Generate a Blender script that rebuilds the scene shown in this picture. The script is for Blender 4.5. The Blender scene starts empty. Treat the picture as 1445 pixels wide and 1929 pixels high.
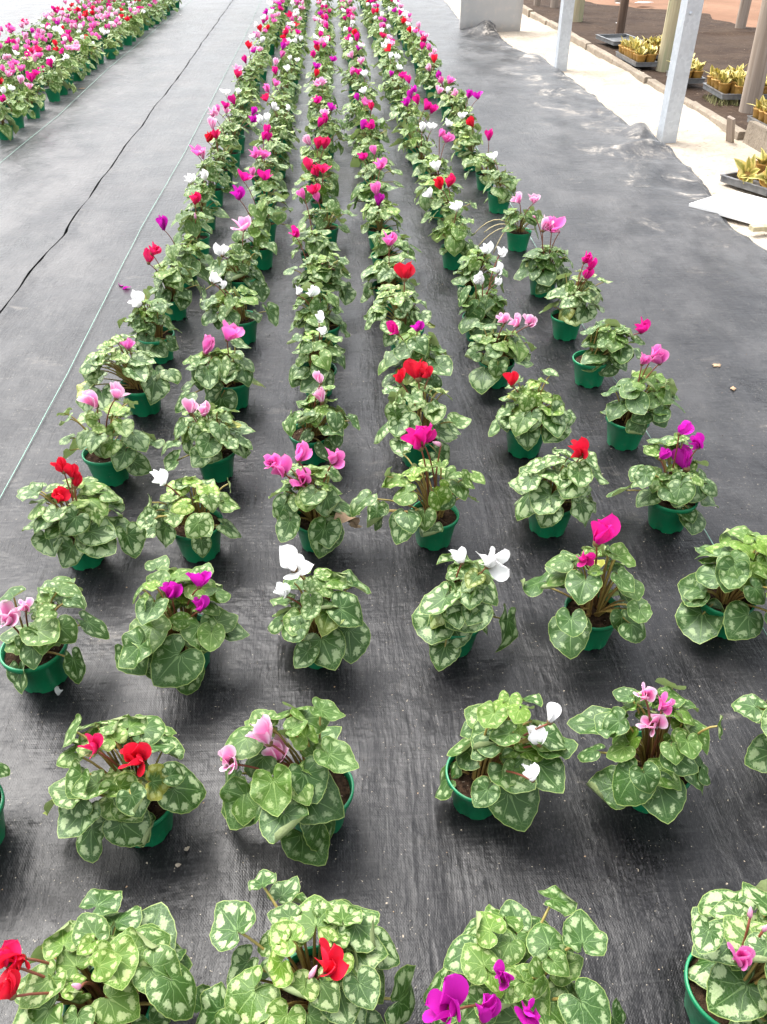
import bpy, bmesh, math, random
from mathutils import Vector, Matrix, noise
scene = bpy.context.scene
PI = math.pi
rnd = random.Random(11)
col = scene.collection

# ------------------------------------------------------------------ camera, sky, sun, exposure
CAM_H = 1.35
cam_data = bpy.data.cameras.new('camera')
cam = bpy.data.objects.new('camera', cam_data); col.objects.link(cam)
cam.location = (0, 0, CAM_H)
cam.rotation_euler = (math.radians(90 - 36.917), 0, math.radians(-3.262))
cam_data.sensor_fit = 'VERTICAL'
cam_data.sensor_height = 36.0
cam_data.lens = 36.0 * 1550.0 / 1929.0
cam_data.clip_start = 0.05
cam_data.clip_end = 1000
scene.camera = cam

SUN_EL, SUN_AZ = 58.0, -38.0        # azimuth measured from +Y, negative = towards -X
world = bpy.data.worlds.new('World'); scene.world = world; world.use_nodes = True
wn = world.node_tree; wn.nodes.clear()
w_out = wn.nodes.new('ShaderNodeOutputWorld'); w_bg = wn.nodes.new('ShaderNodeBackground')
w_sky = wn.nodes.new('ShaderNodeTexSky'); w_sky.sky_type = 'NISHITA'; w_sky.sun_disc = False
w_sky.sun_elevation = math.radians(SUN_EL); w_sky.sun_rotation = math.radians(SUN_AZ)
w_sky.air_density = 1.0; w_sky.dust_density = 4.0; w_sky.ozone_density = 1.0
w_hs = wn.nodes.new('ShaderNodeHueSaturation'); w_hs.inputs['Saturation'].default_value = 0.22
w_hs.inputs['Value'].default_value = 1.0
wn.links.new(w_sky.outputs[0], w_hs.inputs['Color']); wn.links.new(w_hs.outputs[0], w_bg.inputs['Color'])
w_bg.inputs['Strength'].default_value = 0.15
wn.links.new(w_bg.outputs[0], w_out.inputs['Surface'])

sun_data = bpy.data.lights.new('sun', 'SUN'); sun_data.energy = 1.0; sun_data.angle = math.radians(36)
sun_data.color = (1.0, 0.96, 0.9)
sun = bpy.data.objects.new('sun', sun_data); col.objects.link(sun)
az, el = math.radians(SUN_AZ), math.radians(SUN_EL)
to_sun = Vector((math.sin(az) * math.cos(el), math.cos(az) * math.cos(el), math.sin(el)))
sun.rotation_euler = to_sun.to_track_quat('Z', 'Y').to_euler()

scene.view_settings.view_transform = 'Standard'
scene.view_settings.look = 'None'
scene.view_settings.exposure = 1.76
scene.view_settings.gamma = 1.0
scene.view_settings.use_curve_mapping = False
scene.cycles.max_bounces = 6
scene.cycles.diffuse_bounces = 3
scene.cycles.glossy_bounces = 3
scene.cycles.transmission_bounces = 4
scene.cycles.transparent_max_bounces = 6

# ------------------------------------------------------------------ helpers
def tag(o, label=None, cat=None, group=None, kind=None):
    if label: o['label'] = label
    if cat: o['category'] = cat
    if group: o['group'] = group
    if kind: o['kind'] = kind
    return o

def link(name, me, parent=None, loc=None):
    o = bpy.data.objects.new(name, me)
    col.objects.link(o)
    if parent is not None: o.parent = parent
    if loc is not None: o.location = loc
    return o

def empty(name, loc, rz=0):
    o = bpy.data.objects.new(name, None); col.objects.link(o)
    o.location = loc; o.rotation_euler = (0, 0, rz); o.empty_display_size = 0.05
    return o

class MB:
    """collects verts, faces and two uv layers and turns them into one mesh"""
    def __init__(s): s.v = []; s.f = []; s.uv = []; s.uw = []; s.m = []
    def add(s, verts, faces, uv=None, uw=None, mi=0, mat=None):
        b = len(s.v)
        if mat is not None: verts = [mat @ Vector(q) for q in verts]
        s.v += [tuple(q) for q in verts]
        s.uv += uv if uv else [(0, 0)] * len(verts)
        s.uw += uw if uw else [(0, 0)] * len(verts)
        for q in faces: s.f.append(tuple(b + i for i in q)); s.m.append(mi)
    def mesh(s, name, mats, smooth=True):
        me = bpy.data.meshes.new(name)
        me.from_pydata(s.v, [], s.f)
        for mt in mats: me.materials.append(mt)
        a = me.uv_layers.new(name='polar').data; b = me.uv_layers.new(name='flat').data
        li = [l.vertex_index for l in me.loops]
        a.foreach_set('uv', [c for i in li for c in s.uv[i]])
        b.foreach_set('uv', [c for i in li for c in s.uw[i]])
        me.polygons.foreach_set('material_index', s.m)
        me.polygons.foreach_set('use_smooth', [smooth] * len(s.f))
        me.update()
        return me
    def box(s, c, d, mat=None, mi=0):
        x, y, z = d[0] / 2, d[1] / 2, d[2] / 2
        v = [(c[0] + i * x, c[1] + j * y, c[2] + k * z) for i in (-1, 1) for j in (-1, 1) for k in (-1, 1)]
        f = [(0, 1, 3, 2), (4, 6, 7, 5), (0, 4, 5, 1), (2, 3, 7, 6), (0, 2, 6, 4), (1, 5, 7, 3)]
        s.add(v, f, mi=mi, mat=mat)
    def tube(s, pts, radii, n=6, mi=0, cap=True):
        pts = [Vector(q) for q in pts]; rings = []
        up = Vector((0.13, 0.97, 0.2))
        for i, q in enumerate(pts):
            d = (pts[min(i + 1, len(pts) - 1)] - pts[max(i - 1, 0)])
            d = d.normalized() if d.length > 1e-9 else Vector((0, 0, 1))
            a = d.cross(up); a = a.normalized() if a.length > 1e-4 else Vector((1, 0, 0))
            b = d.cross(a)
            r = radii[i] if hasattr(radii, '__len__') else radii
            rings.append([q + a * (r * math.cos(2 * PI * k / n)) + b * (r * math.sin(2 * PI * k / n)) for k in range(n)])
        v = [q for r in rings for q in r]; f = []
        uv = [(k / n, i / max(1, len(pts) - 1)) for i in range(len(pts)) for k in range(n)]
        for i in range(len(pts) - 1):
            for k in range(n):
                f.append((i * n + k, i * n + (k + 1) % n, (i + 1) * n + (k + 1) % n, (i + 1) * n + k))
        if cap:
            f.append(tuple(range(n))[::-1]); f.append(tuple((len(pts) - 1) * n + k for k in range(n)))
        s.add(v, f, uv=uv, mi=mi)
    def lathe(s, prof, n=32, mi=0, zf=None):
        """prof: list of (radius, z)"""
        v = []; f = []
        for (r, z) in prof:
            for k in range(n):
                a = 2 * PI * k / n
                v.append((r * math.cos(a), r * math.sin(a), z))
        for i in range(len(prof) - 1):
            for k in range(n):
                f.append((i * n + k, i * n + (k + 1) % n, (i + 1) * n + (k + 1) % n, (i + 1) * n + k))
        s.add(v, f, mi=mi)

class NT:
    """short hand for building node materials"""
    def __init__(s, name):
        s.mat = bpy.data.materials.new(name); s.mat.use_nodes = True
        s.t = s.mat.node_tree; s.t.nodes.clear()
        s.out = s.t.nodes.new('ShaderNodeOutputMaterial')
    def n(s, t, **kw):
        nd = s.t.nodes.new('ShaderNode' + t)
        for k, v in kw.items(): setattr(nd, k, v)
        return nd
    def put(s, sock, v):
        if v is None: return
        if isinstance(v, bpy.types.NodeSocket): s.t.links.new(v, sock)
        else:
            if sock.type == 'RGBA' and len(v) == 3: v = (*v, 1)
            sock.default_value = v
    def m(s, op, a, b=None, c=None, clamp=False):
        nd = s.n('Math', operation=op); nd.use_clamp = clamp
        s.put(nd.inputs[0], a); s.put(nd.inputs[1], b); s.put(nd.inputs[2], c)
        return nd.outputs[0]
    def step(s, x, lo, hi):
        nd = s.n('MapRange'); nd.interpolation_type = 'SMOOTHSTEP'
        s.put(nd.inputs[0], x); s.put(nd.inputs[1], lo); s.put(nd.inputs[2], hi)
        return nd.outputs[0]
    def mix(s, f, a, b):
        nd = s.n('Mix', data_type='RGBA'); s.put(nd.inputs[0], f); s.put(nd.inputs[6], a); s.put(nd.inputs[7], b)
        return nd.outputs[2]
    def noise(s, vec, scale, detail=3, rough=0.55, dist=0.0, w=None):
        nd = s.n('TexNoise'); s.put(nd.inputs['Vector'], vec)
        nd.inputs['Scale'].default_value = scale; nd.inputs['Detail'].default_value = detail
        nd.inputs['Roughness'].default_value = rough; nd.inputs['Distortion'].default_value = dist
        return nd.outputs[0]
    def coord(s, kind='Object'):
        return s.n('TexCoord').outputs[kind]
    def mapping(s, vec, scale=(1, 1, 1), loc=(0, 0, 0), rot=(0, 0, 0)):
        nd = s.n('Mapping'); s.put(nd.inputs[0], vec); nd.inputs['Scale'].default_value = scale
        nd.inputs['Location'].default_value = loc; nd.inputs['Rotation'].default_value = rot
        return nd.outputs[0]
    def bump(s, hgt, strength, dist=0.01, normal=None):
        nd = s.n('Bump'); s.put(nd.inputs['Height'], hgt); nd.inputs['Strength'].default_value = strength
        nd.inputs['Distance'].default_value = dist; s.put(nd.inputs['Normal'], normal)
        return nd.outputs[0]
    def principled(s, color, rough=0.5, normal=None, spec=0.5, metal=0.0, **kw):
        nd = s.n('BsdfPrincipled'); s.put(nd.inputs['Base Color'], color); s.put(nd.inputs['Roughness'], rough)
        s.put(nd.inputs['Normal'], normal); s.put(nd.inputs['Specular IOR Level'], spec); s.put(nd.inputs['Metallic'], metal)
        for k, v in kw.items(): s.put(nd.inputs[k], v)
        return nd.outputs[0]
    def done(s, sh):
        s.t.links.new(sh, s.out.inputs['Surface']); return s.mat

# ------------------------------------------------------------------ materials
def mat_leaf():
    t = NT('cyclamen_leaf')
    nd = t.n('UVMap'); nd.uv_map = 'polar'; sx = t.n('SeparateXYZ'); t.put(sx.inputs[0], nd.outputs[0])
    u, v = sx.outputs[0], sx.outputs[1]
    fl = t.n('UVMap'); fl.uv_map = 'flat'
    oi = t.n('ObjectInfo'); sc = t.n('SeparateColor'); t.put(sc.inputs[0], oi.outputs['Color'])
    silver, youth, yellow = sc.outputs[0], sc.outputs[1], sc.outputs[2]
    kindp = oi.outputs['Alpha']     # which marking a plant has: 0 = broad silver, 1 = narrow band far out
    off = t.n('CombineXYZ'); t.put(off.inputs[0], t.m('MULTIPLY', oi.outputs['Random'], 37.0)); t.put(off.inputs[1], t.m('MULTIPLY', oi.outputs['Random'], 91.0))
    va = t.n('VectorMath', operation='ADD'); t.put(va.inputs[0], fl.outputs[0]); t.put(va.inputs[1], off.outputs[0])
    p = va.outputs[0]
    tri = t.m('ABSOLUTE', t.m('SUBTRACT', t.m('MULTIPLY', t.m('FRACT', t.m('ADD', t.m('MULTIPLY', u, 9.0), 0.5)), 2.0), 1.0))
    n1 = t.m('SUBTRACT', t.noise(p, 4.5, 3, 0.6), 0.5); n2 = t.m('SUBTRACT', t.noise(p, 13.0, 3, 0.65), 0.5)
    rin = t.m('ADD', t.m('ADD', t.m('ADD', t.m('ADD', 0.44, t.m('MULTIPLY', kindp, 0.16)), t.m('MULTIPLY', oi.outputs['Random'], 0.10)), t.m('MULTIPLY', t.m('POWER', tri, 2.0), t.m('SUBTRACT', 0.34, t.m('MULTIPLY', kindp, 0.14)))), t.m('ADD', t.m('MULTIPLY', n1, 0.34), t.m('MULTIPLY', n2, 0.34)))
    rout = t.m('ADD', t.m('SUBTRACT', t.m('SUBTRACT', 0.96, t.m('MULTIPLY', kindp, 0.14)), t.m('MULTIPLY', tri, 0.12)), t.m('ADD', t.m('MULTIPLY', n1, 0.30), t.m('MULTIPLY', n2, 0.45)))
    s1 = t.step(t.m('SUBTRACT', v, rin), -0.03, 0.06); s2 = t.step(t.m('SUBTRACT', rout, v), -0.03, 0.07)
    band = t.m('MULTIPLY', t.m('MULTIPLY', s1, s2), t.m('SUBTRACT', 1.0, t.m('MULTIPLY', t.step(tri, 0.84, 0.97), 0.75)))
    vo = t.n('TexVoronoi', feature='DISTANCE_TO_EDGE'); t.put(vo.inputs['Vector'], p); vo.inputs['Scale'].default_value = 7.5
    net = t.m('MULTIPLY', t.step(vo.outputs[0], 0.075, 0.02), t.step(v, 0.55, 0.72))
    vw = t.m('DIVIDE', 0.05, t.m('MAXIMUM', v, 0.08))
    vein = t.m('MULTIPLY', t.step(t.m('SUBTRACT', tri, t.m('SUBTRACT', 1.0, vw)), 0.0, 0.04), t.step(v, 0.98, 0.5))
    edge = t.step(v, 0.965, 0.99)
    dark = t.mix(youth, (0.022, 0.074, 0.011), (0.11, 0.225, 0.009))
    pale = t.mix(youth, (0.40, 0.50, 0.26), (0.51, 0.58, 0.19))
    nb = t.noise(p, 1.6, 3); dark = t.mix(t.m('MULTIPLY', nb, 0.5), dark, t.mix(youth, (0.056, 0.125, 0.014), (0.16, 0.285, 0.010)))
    c = t.mix(t.m('MULTIPLY', band, t.m('ADD', 0.42, t.m('MULTIPLY', silver, 0.5))), dark, pale)
    lines = t.m('MAXIMUM', t.m('MULTIPLY', net, t.m('SUBTRACT', 0.5, t.m('MULTIPLY', kindp, 0.35))), t.m('MULTIPLY', vein, 0.5))
    c = t.mix(lines, c, t.mix(youth, (0.23, 0.36, 0.13), (0.40, 0.50, 0.12)))
    c = t.mix(t.m('MULTIPLY', edge, 0.8), c, (0.33, 0.42, 0.12))
    c = t.mix(t.m('MULTIPLY', yellow, t.step(t.m('ADD', v, n1), 0.3, 0.8)), c, (0.50, 0.43, 0.05))
    geo = t.n('NewGeometry')
    c = t.mix(geo.outputs['Backfacing'], c, t.mix(t.m('MULTIPLY', nb, 0.8), (0.22, 0.30, 0.13), (0.34, 0.37, 0.17)))
    hgt = t.m('ADD', t.m('MULTIPLY', vein, -0.6), t.m('MULTIPLY', n2, 0.8))
    nrm = t.bump(hgt, 0.5, 0.004)
    a = t.principled(c, t.m('ADD', 0.42, t.m('MULTIPLY', band, 0.12)), nrm, 0.45)
    tr = t.n('BsdfTranslucent'); t.put(tr.inputs[0], t.mix(0.4, c, (0.25, 0.42, 0.06)))
    ms = t.n('MixShader'); ms.inputs[0].default_value = 0.16; t.put(ms.inputs[1], a); t.put(ms.inputs[2], tr.outputs[0])
    return t.done(ms.outputs[0])

def mat_petal():
    t = NT('cyclamen_petal')
    nd = t.n('UVMap'); nd.uv_map = 'polar'; sx = t.n('SeparateXYZ'); t.put(sx.inputs[0], nd.outputs[0])
    w, v = sx.outputs[0], sx.outputs[1]
    oi = t.n('ObjectInfo')
    base = oi.outputs['Color']
    stripes = t.noise(t.mapping(nd.outputs[0], (26, 1.5, 1)), 1.0, 2)
    hs = t.n('HueSaturation'); t.put(hs.inputs['Color'], base); hs.inputs['Saturation'].default_value = 1.05
    t.put(hs.inputs['Value'], t.m('ADD', 0.45, t.m('MULTIPLY', stripes, 0.35)))
    c = t.mix(t.step(v, 0.0, 0.55), hs.outputs[0], base)
    rim = t.m('MAXIMUM', t.step(t.m('ABSOLUTE', t.m('SUBTRACT', t.m('MULTIPLY', w, 2.0), 1.0)), 0.45, 1.0), t.step(v, 0.6, 1.0))
    c = t.mix(t.m('MULTIPLY', rim, oi.outputs['Alpha']), c, (0.92, 0.80, 0.88))
    a = t.principled(c, 0.55, t.bump(stripes, 0.25, 0.002), 0.3)
    tr = t.n('BsdfTranslucent'); t.put(tr.inputs[0], c)
    ms = t.n('MixShader'); ms.inputs[0].default_value = 0.38; t.put(ms.inputs[1], a); t.put(ms.inputs[2], tr.outputs[0])
    return t.done(ms.outputs[0])

def mat_simple(name, c1, c2, scale=20, rough=0.6, bump=0.2, dist=0.004, spec=0.4, detail=4, c3=None, s3=120.0, th3=0.62):
    t = NT(name); co = t.coord()
    n = t.noise(co, scale, detail)
    c = t.mix(t.step(n, 0.3, 0.7), c1, c2)
    if c3:
        c = t.mix(t.step(t.noise(co, s3, 2), th3, th3 + 0.05), c, c3)
    return t.done(t.principled(c, rough, t.bump(n, bump, dist) if bump else None, spec))

def mat_stalk(name, c1, c2):
    t = NT(name); nd = t.n('UVMap'); nd.uv_map = 'polar'; sx = t.n('SeparateXYZ'); t.put(sx.inputs[0], nd.outputs[0])
    oi = t.n('ObjectInfo')
    f = t.m('ADD', t.m('MULTIPLY', sx.outputs[1], 0.7), t.m('MULTIPLY', oi.outputs['Random'], 0.4))
    return t.done(t.principled(t.mix(f, c1, c2), 0.45, None, 0.4))

def mat_pot():
    t = NT('green_pot_plastic'); co = t.coord(); oi = t.n('ObjectInfo')
    off = t.n('VectorMath', operation='ADD'); t.put(off.inputs[0], co)
    cx = t.n('CombineXYZ'); t.put(cx.inputs[0], t.m('MULTIPLY', oi.outputs['Random'], 13.0)); t.put(off.inputs[1], cx.outputs[0])
    p = off.outputs[0]
    c = t.mix(oi.outputs['Random'], (0.005, 0.175, 0.072), (0.008, 0.225, 0.092))
    dust = t.step(t.noise(p, 38, 5, 0.65), 0.54, 0.74)
    c = t.mix(t.m('MULTIPLY', dust, 0.26), c, (0.17, 0.19, 0.14))
    scuff = t.step(t.noise(t.mapping(p, (30, 30, 160)), 1.0, 3), 0.66, 0.74)
    c = t.mix(t.m('MULTIPLY', scuff, 0.22), c, (0.10, 0.36, 0.24))
    speck = t.step(t.noise(p, 160, 2), 0.70, 0.74)
    c = t.mix(t.m('MULTIPLY', speck, 0.5), c, (0.30, 0.27, 0.20))
    return t.done(t.principled(c, t.m('ADD', 0.36, t.m('MULTIPLY', dust, 0.25)), t.bump(t.noise(p, 60, 2), 0.06, 0.002), 0.45))

def mat_mat(name='weed_mat'):
    """woven black weed mat, creased, rubbed and dusty"""
    t = NT(name); co = t.coord()
    sep = t.n('SeparateXYZ'); t.put(sep.inputs[0], co)
    x, y = sep.outputs[0], sep.outputs[1]
    # tape yarns of the weave (a few mm), lengthwise creases and broad rubbed areas
    weave = t.m('MULTIPLY', t.m('SINE', t.m('MULTIPLY', x, 2 * PI / 0.0046)), t.m('SINE', t.m('MULTIPLY', y, 2 * PI / 0.0060)))
    cw = t.n('CombineXYZ'); t.put(cw.inputs[0], t.noise(co, 2.1, 3)); t.put(cw.inputs[1], t.noise(co, 1.3, 2))
    dv = t.n('VectorMath', operation='MULTIPLY_ADD')
    t.put(dv.inputs[0], cw.outputs[0]); dv.inputs[1].default_value = (0.07, 0.07, 0); t.put(dv.inputs[2], co)
    pw = dv.outputs[0]
    yarn = t.m('ADD', t.m('MULTIPLY', t.noise(t.mapping(co, (300, 150, 1)), 1.0, 2, 0.6), 0.65), t.m('MULTIPLY', t.noise(t.mapping(co, (190, 14, 1)), 1.0, 3, 0.6), 0.35))
    str1 = t.noise(t.mapping(pw, (80, 10, 1)), 1.0, 6, 0.72)
    str2 = t.noise(t.mapping(pw, (30, 3.2, 1), rot=(0, 0, 0.06)), 1.0, 5, 0.65)
    diag = t.noise(t.mapping(pw, (26, 5, 1), rot=(0, 0, 0.5)), 1.0, 4, 0.6)
    cross = t.noise(t.mapping(pw, (6, 75, 1)), 1.0, 4, 0.65)
    broad = t.noise(co, 2.3, 5, 0.6)
    patch = t.step(t.noise(pw, 4.2, 5, 0.65), 0.44, 0.60)
    patch2 = t.step(t.noise(t.mapping(co, (1, 1, 1), loc=(7, 3, 0)), 3.1, 4, 0.6), 0.42, 0.62)
    ridge = t.m('POWER', t.m('SUBTRACT', 1.0, t.m('ABSOLUTE', t.m('SUBTRACT', t.m('MULTIPLY', t.noise(t.mapping(pw, (13, 1.6, 1), rot=(0, 0, 0.12)), 1.0, 3, 0.5), 2.0), 1.0))), 9.0)
    creases = t.m('ADD', t.m('ADD', t.m('MULTIPLY', str1, t.m('ADD', 0.25, t.m('MULTIPLY', patch, 1.0))), t.m('MULTIPLY', str2, 0.9)), t.m('MULTIPLY', t.m('MULTIPLY', diag, patch2), 0.9))
    c = t.mix(t.step(broad, 0.3, 0.7), (0.003, 0.003, 0.004), (0.012, 0.012, 0.014))
    c = t.mix(t.m('MULTIPLY', t.step(yarn, 0.45, 0.66), 0.7), c, (0.038, 0.037, 0.039))
    c = t.mix(t.m('MULTIPLY', t.step(cross, 0.54, 0.70), 0.22), c, (0.08, 0.079, 0.078))
    c = t.mix(t.m('MULTIPLY', t.m('MULTIPLY', t.step(str1, 0.46, 0.36), patch), 0.65), c, (0.004, 0.004, 0.005))  # crease hollows darkened: shade of the folds painted into the colour
    c = t.mix(t.m('MULTIPLY', t.m('MULTIPLY', t.step(str2, 0.47, 0.38), t.m('SUBTRACT', 1.0, t.m('MULTIPLY', patch2, 0.6))), 0.55), c, (0.006, 0.006, 0.007))
    # dust film and drifted sand; film rises with distance to paint far sheen
    near_edge = t.step(x, 0.7, 1.6)
    edge2 = t.m('MULTIPLY', t.step(x, 0.85, 2.0), t.step(y, 1.5, 5.0))
    pathw = t.step(x, -0.8, -1.2)
    d1 = t.noise(t.mapping(pw, (1.5, 0.9, 1), rot=(0, 0, 0.5)), 2.0, 7, 0.7)
    d2 = t.noise(t.mapping(pw, (2.0, 1.7, 1), rot=(0, 0, 0.35)), 1.5, 12, 0.78, 0.9)
    d3 = t.noise(t.mapping(pw, (1.0, 2.2, 1), rot=(0, 0, 0.3)), 3.1, 7, 0.72)
    film = t.m('MULTIPLY', t.step(d1, 0.36, 0.68), t.m('ADD', t.m('ADD', 0.03, t.m('MULTIPLY', t.step(y, 1.5, 6.0), 0.10)), t.m('ADD', t.m('MULTIPLY', near_edge, 0.16), t.m('MULTIPLY', pathw, 0.24))))  # distance term paints the paler far mat on top of the real dust
    c = t.mix(film, c, (0.27, 0.265, 0.262))
    th = t.m('SUBTRACT', 0.66, t.m('ADD', t.m('MULTIPLY', edge2, 0.15), t.m('MULTIPLY', pathw, 0.03)))
    sandm = t.m('MULTIPLY', t.step(t.m('SUBTRACT', d2, th), 0.0, 0.16), t.m('ADD', 0.40, t.m('MULTIPLY', edge2, 0.6)))
    sand3 = t.m('MULTIPLY', t.step(d3, 0.60, 0.78), t.m('ADD', 0.30, t.m('MULTIPLY', pathw, 0.25)))
    sandm = t.m('MAXIMUM', sandm, sand3)
    c = t.mix(t.m('MULTIPLY', sandm, t.m('ADD', 0.05, t.m('MULTIPLY', t.m('MULTIPLY', yarn, str2), 3.4)), clamp=True), c, (0.42, 0.38, 0.33))
    grit = t.step(t.noise(co, 190, 2, 0.5), 0.72, 0.745)
    c = t.mix(t.m('MULTIPLY', grit, 0.7), c, (0.42, 0.37, 0.29))
    rough = t.m('ADD', t.m('ADD', 0.17, t.m('MULTIPLY', broad, 0.26)), t.m('ADD', t.m('MULTIPLY', film, 0.6), t.m('MULTIPLY', sandm, 0.4)))
    nr = t.bump(weave, 0.10, 0.0008)
    nr = t.bump(creases, 0.32, 0.008, nr)
    nr = t.bump(yarn, 0.25, 0.0015, nr)
    nr = t.bump(cross, 0.16, 0.006, nr)
    nr = t.bump(ridge, 0.07, 0.006, nr)
    nr = t.bump(broad, 0.45, 0.03, nr)
    return t.done(t.principled(c, rough, nr, 0.28, **{'Sheen Weight': 0.62, 'Sheen Roughness': 0.17, 'Sheen Tint': (0.93, 0.96, 1.0)}))

def mat_ground(name, c1, c2, c3, sc=2.0, bump=0.6, specks=None):
    t = NT(name); co = t.coord()
    a = t.noise(co, sc, 6, 0.6); b = t.noise(co, sc * 9, 5, 0.65); g = t.noise(co, sc * 60, 3, 0.6)
    c = t.mix(t.step(a, 0.35, 0.65), c1, c2)
    c = t.mix(t.m('MULTIPLY', t.step(b, 0.5, 0.72), 0.6), c, c3)
    if specks:
        c = t.mix(t.m('MULTIPLY', t.step(t.noise(co, sc * 22, 3, 0.5), 0.68, 0.71), 0.9), c, specks)
    nr = t.bump(b, bump, 0.02); nr = t.bump(g, bump, 0.004, nr)
    return t.done(t.principled(c, 0.9, nr, 0.2))

def mat_wood(name, c1, c2, c3):
    t = NT(name); co = t.coord(); oi = t.n('ObjectInfo')
    grain = t.noise(t.mapping(co, (40, 40, 1.6)), 1.0, 5, 0.65, 0.6)
    big = t.noise(t.mapping(co, (6, 6, 1.2)), 1.0, 3)
    c = t.mix(t.step(grain, 0.3, 0.7), c1, c2); c = t.mix(t.step(big, 0.45, 0.7), c, c3)
    crack = t.step(t.noise(t.mapping(co, (55, 55, 0.7)), 1.0, 2), 0.66, 0.70)
    c = t.mix(t.m('MULTIPLY', crack, 0.8), c, (0.05, 0.04, 0.03))
    return t.done(t.principled(c, 0.85, t.bump(grain, 0.5, 0.006), 0.2))

def mat_steel():
    t = NT('galvanised_steel'); co = t.coord()
    vo = t.n('TexVoronoi'); t.put(vo.inputs['Vector'], co); vo.inputs['Scale'].default_value = 55
    n = t.noise(co, 6, 4)
    c = t.mix(vo.outputs['Color'], (0.50, 0.54, 0.58), (0.62, 0.66, 0.70))
    c = t.mix(t.m('MULTIPLY', t.step(n, 0.45, 0.75), 0.4), c, (0.42, 0.44, 0.46))
    return t.done(t.principled(c, 0.5, t.bump(n, 0.05, 0.003), 0.5, 0.55))

M = {}
M['leaf'] = mat_leaf(); M['petal'] = mat_petal(); M['pot'] = mat_pot()
M['soil'] = mat_simple('potting_soil', (0.020, 0.012, 0.008), (0.060, 0.036, 0.022), 90, 0.95, 0.9, 0.01, 0.1, c3=(0.30, 0.25, 0.19), s3=190, th3=0.68)
M['stalk'] = mat_stalk('leaf_stalk', (0.20, 0.10, 0.035), (0.32, 0.27, 0.07))
M['fstalk'] = mat_stalk('flower_stalk', (0.13, 0.065, 0.03), (0.20, 0.055, 0.03))
M['calyx'] = mat_simple('flower_calyx', (0.16, 0.04, 0.035), (0.12, 0.13, 0.03), 200, 0.6, 0)
M['dead'] = mat_simple('withered_leaf', (0.30, 0.19, 0.11), (0.42, 0.30, 0.19), 60, 0.8, 0.5)
M['mat'] = mat_mat()
M['sand'] = mat_ground('pale_sand', (0.40, 0.335, 0.26), (0.49, 0.425, 0.345), (0.29, 0.235, 0.175), 1.9, 1.0, (0.16, 0.12, 0.085))
M['brown'] = mat_ground('brown_ground', (0.036, 0.021, 0.013), (0.056, 0.035, 0.022), (0.085, 0.055, 0.035), 1.6, 0.8, (0.20, 0.15, 0.11))
M['red'] = mat_ground('red_ground', (0.20, 0.105, 0.062), (0.26, 0.145, 0.09), (0.155, 0.095, 0.058), 0.9, 0.6)
M['concrete'] = mat_ground('concrete', (0.24, 0.20, 0.155), (0.33, 0.28, 0.22), (0.15, 0.115, 0.08), 4.0, 0.6)
M['slab'] = mat_ground('weathered_concrete', (0.44, 0.43, 0.41), (0.50, 0.48, 0.46), (0.58, 0.52, 0.46), 1.3, 0.15)
M['string'] = mat_simple('green_string', (0.24, 0.44, 0.35), (0.36, 0.54, 0.46), 90, 0.5, 0.1)
M['steel'] = mat_steel()
M['wood_pale'] = mat_wood('pale_post_wood', (0.36, 0.31, 0.20), (0.46, 0.41, 0.27), (0.25, 0.29, 0.16))
M['wood_grey'] = mat_wood('grey_post_wood', (0.24, 0.19, 0.15), (0.36, 0.30, 0.25), (0.30, 0.25, 0.20))
M['wood_dark'] = mat_wood('dark_post_wood', (0.085, 0.055, 0.04), (0.16, 0.11, 0.08), (0.11, 0.08, 0.06))
M['white'] = mat_simple('white_board', (0.80, 0.79, 0.77), (0.86, 0.85, 0.83), 8, 0.6, 0.1)
M['kraft'] = mat_simple('ochre_pot', (0.42, 0.22, 0.045), (0.55, 0.33, 0.09), 30, 0.55, 0.2)
M['tray'] = mat_simple('grey_tray_plastic', (0.09, 0.095, 0.10), (0.20, 0.205, 0.21), 15, 0.3, 0.1, spec=0.6)

def mat_snake():
    t = NT('variegated_leaf'); nd = t.n('UVMap'); nd.uv_map = 'polar'; sx = t.n('SeparateXYZ'); t.put(sx.inputs[0], nd.outputs[0])
    e = t.m('ABSOLUTE', t.m('SUBTRACT', t.m('MULTIPLY', sx.outputs[0], 2.0), 1.0))
    n = t.noise(t.mapping(nd.outputs[0], (3, 14, 1)), 1.0, 2)
    mid = t.mix(n, (0.22, 0.21, 0.04), (0.42, 0.38, 0.09))
    c = t.mix(t.step(t.m('ADD', e, t.m('MULTIPLY', n, 0.3)), 0.5, 0.75), mid, (0.70, 0.58, 0.20))
    return t.done(t.principled(c, 0.45, None, 0.4))
M['snake'] = mat_snake()
PETAL = {'R': (0.76, 0.014, 0.045, 0.0), 'P': (0.76, 0.020, 0.14, 0.0), 'M': (0.74, 0.016, 0.30, 0.0), 'U': (0.60, 0.016, 0.44, 0.0),
         'K': (0.84, 0.13, 0.50, 0.18), 'L': (0.86, 0.26, 0.53, 0.75), 'W': (0.96, 0.95, 0.95, 0.0), 'b': (0.82, 0.42, 0.58, 0.4)}
CNAME = {'R': 'red', 'P': 'rose red', 'M': 'magenta', 'U': 'purple', 'K': 'pink', 'L': 'pale pink', 'W': 'white'}

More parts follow.
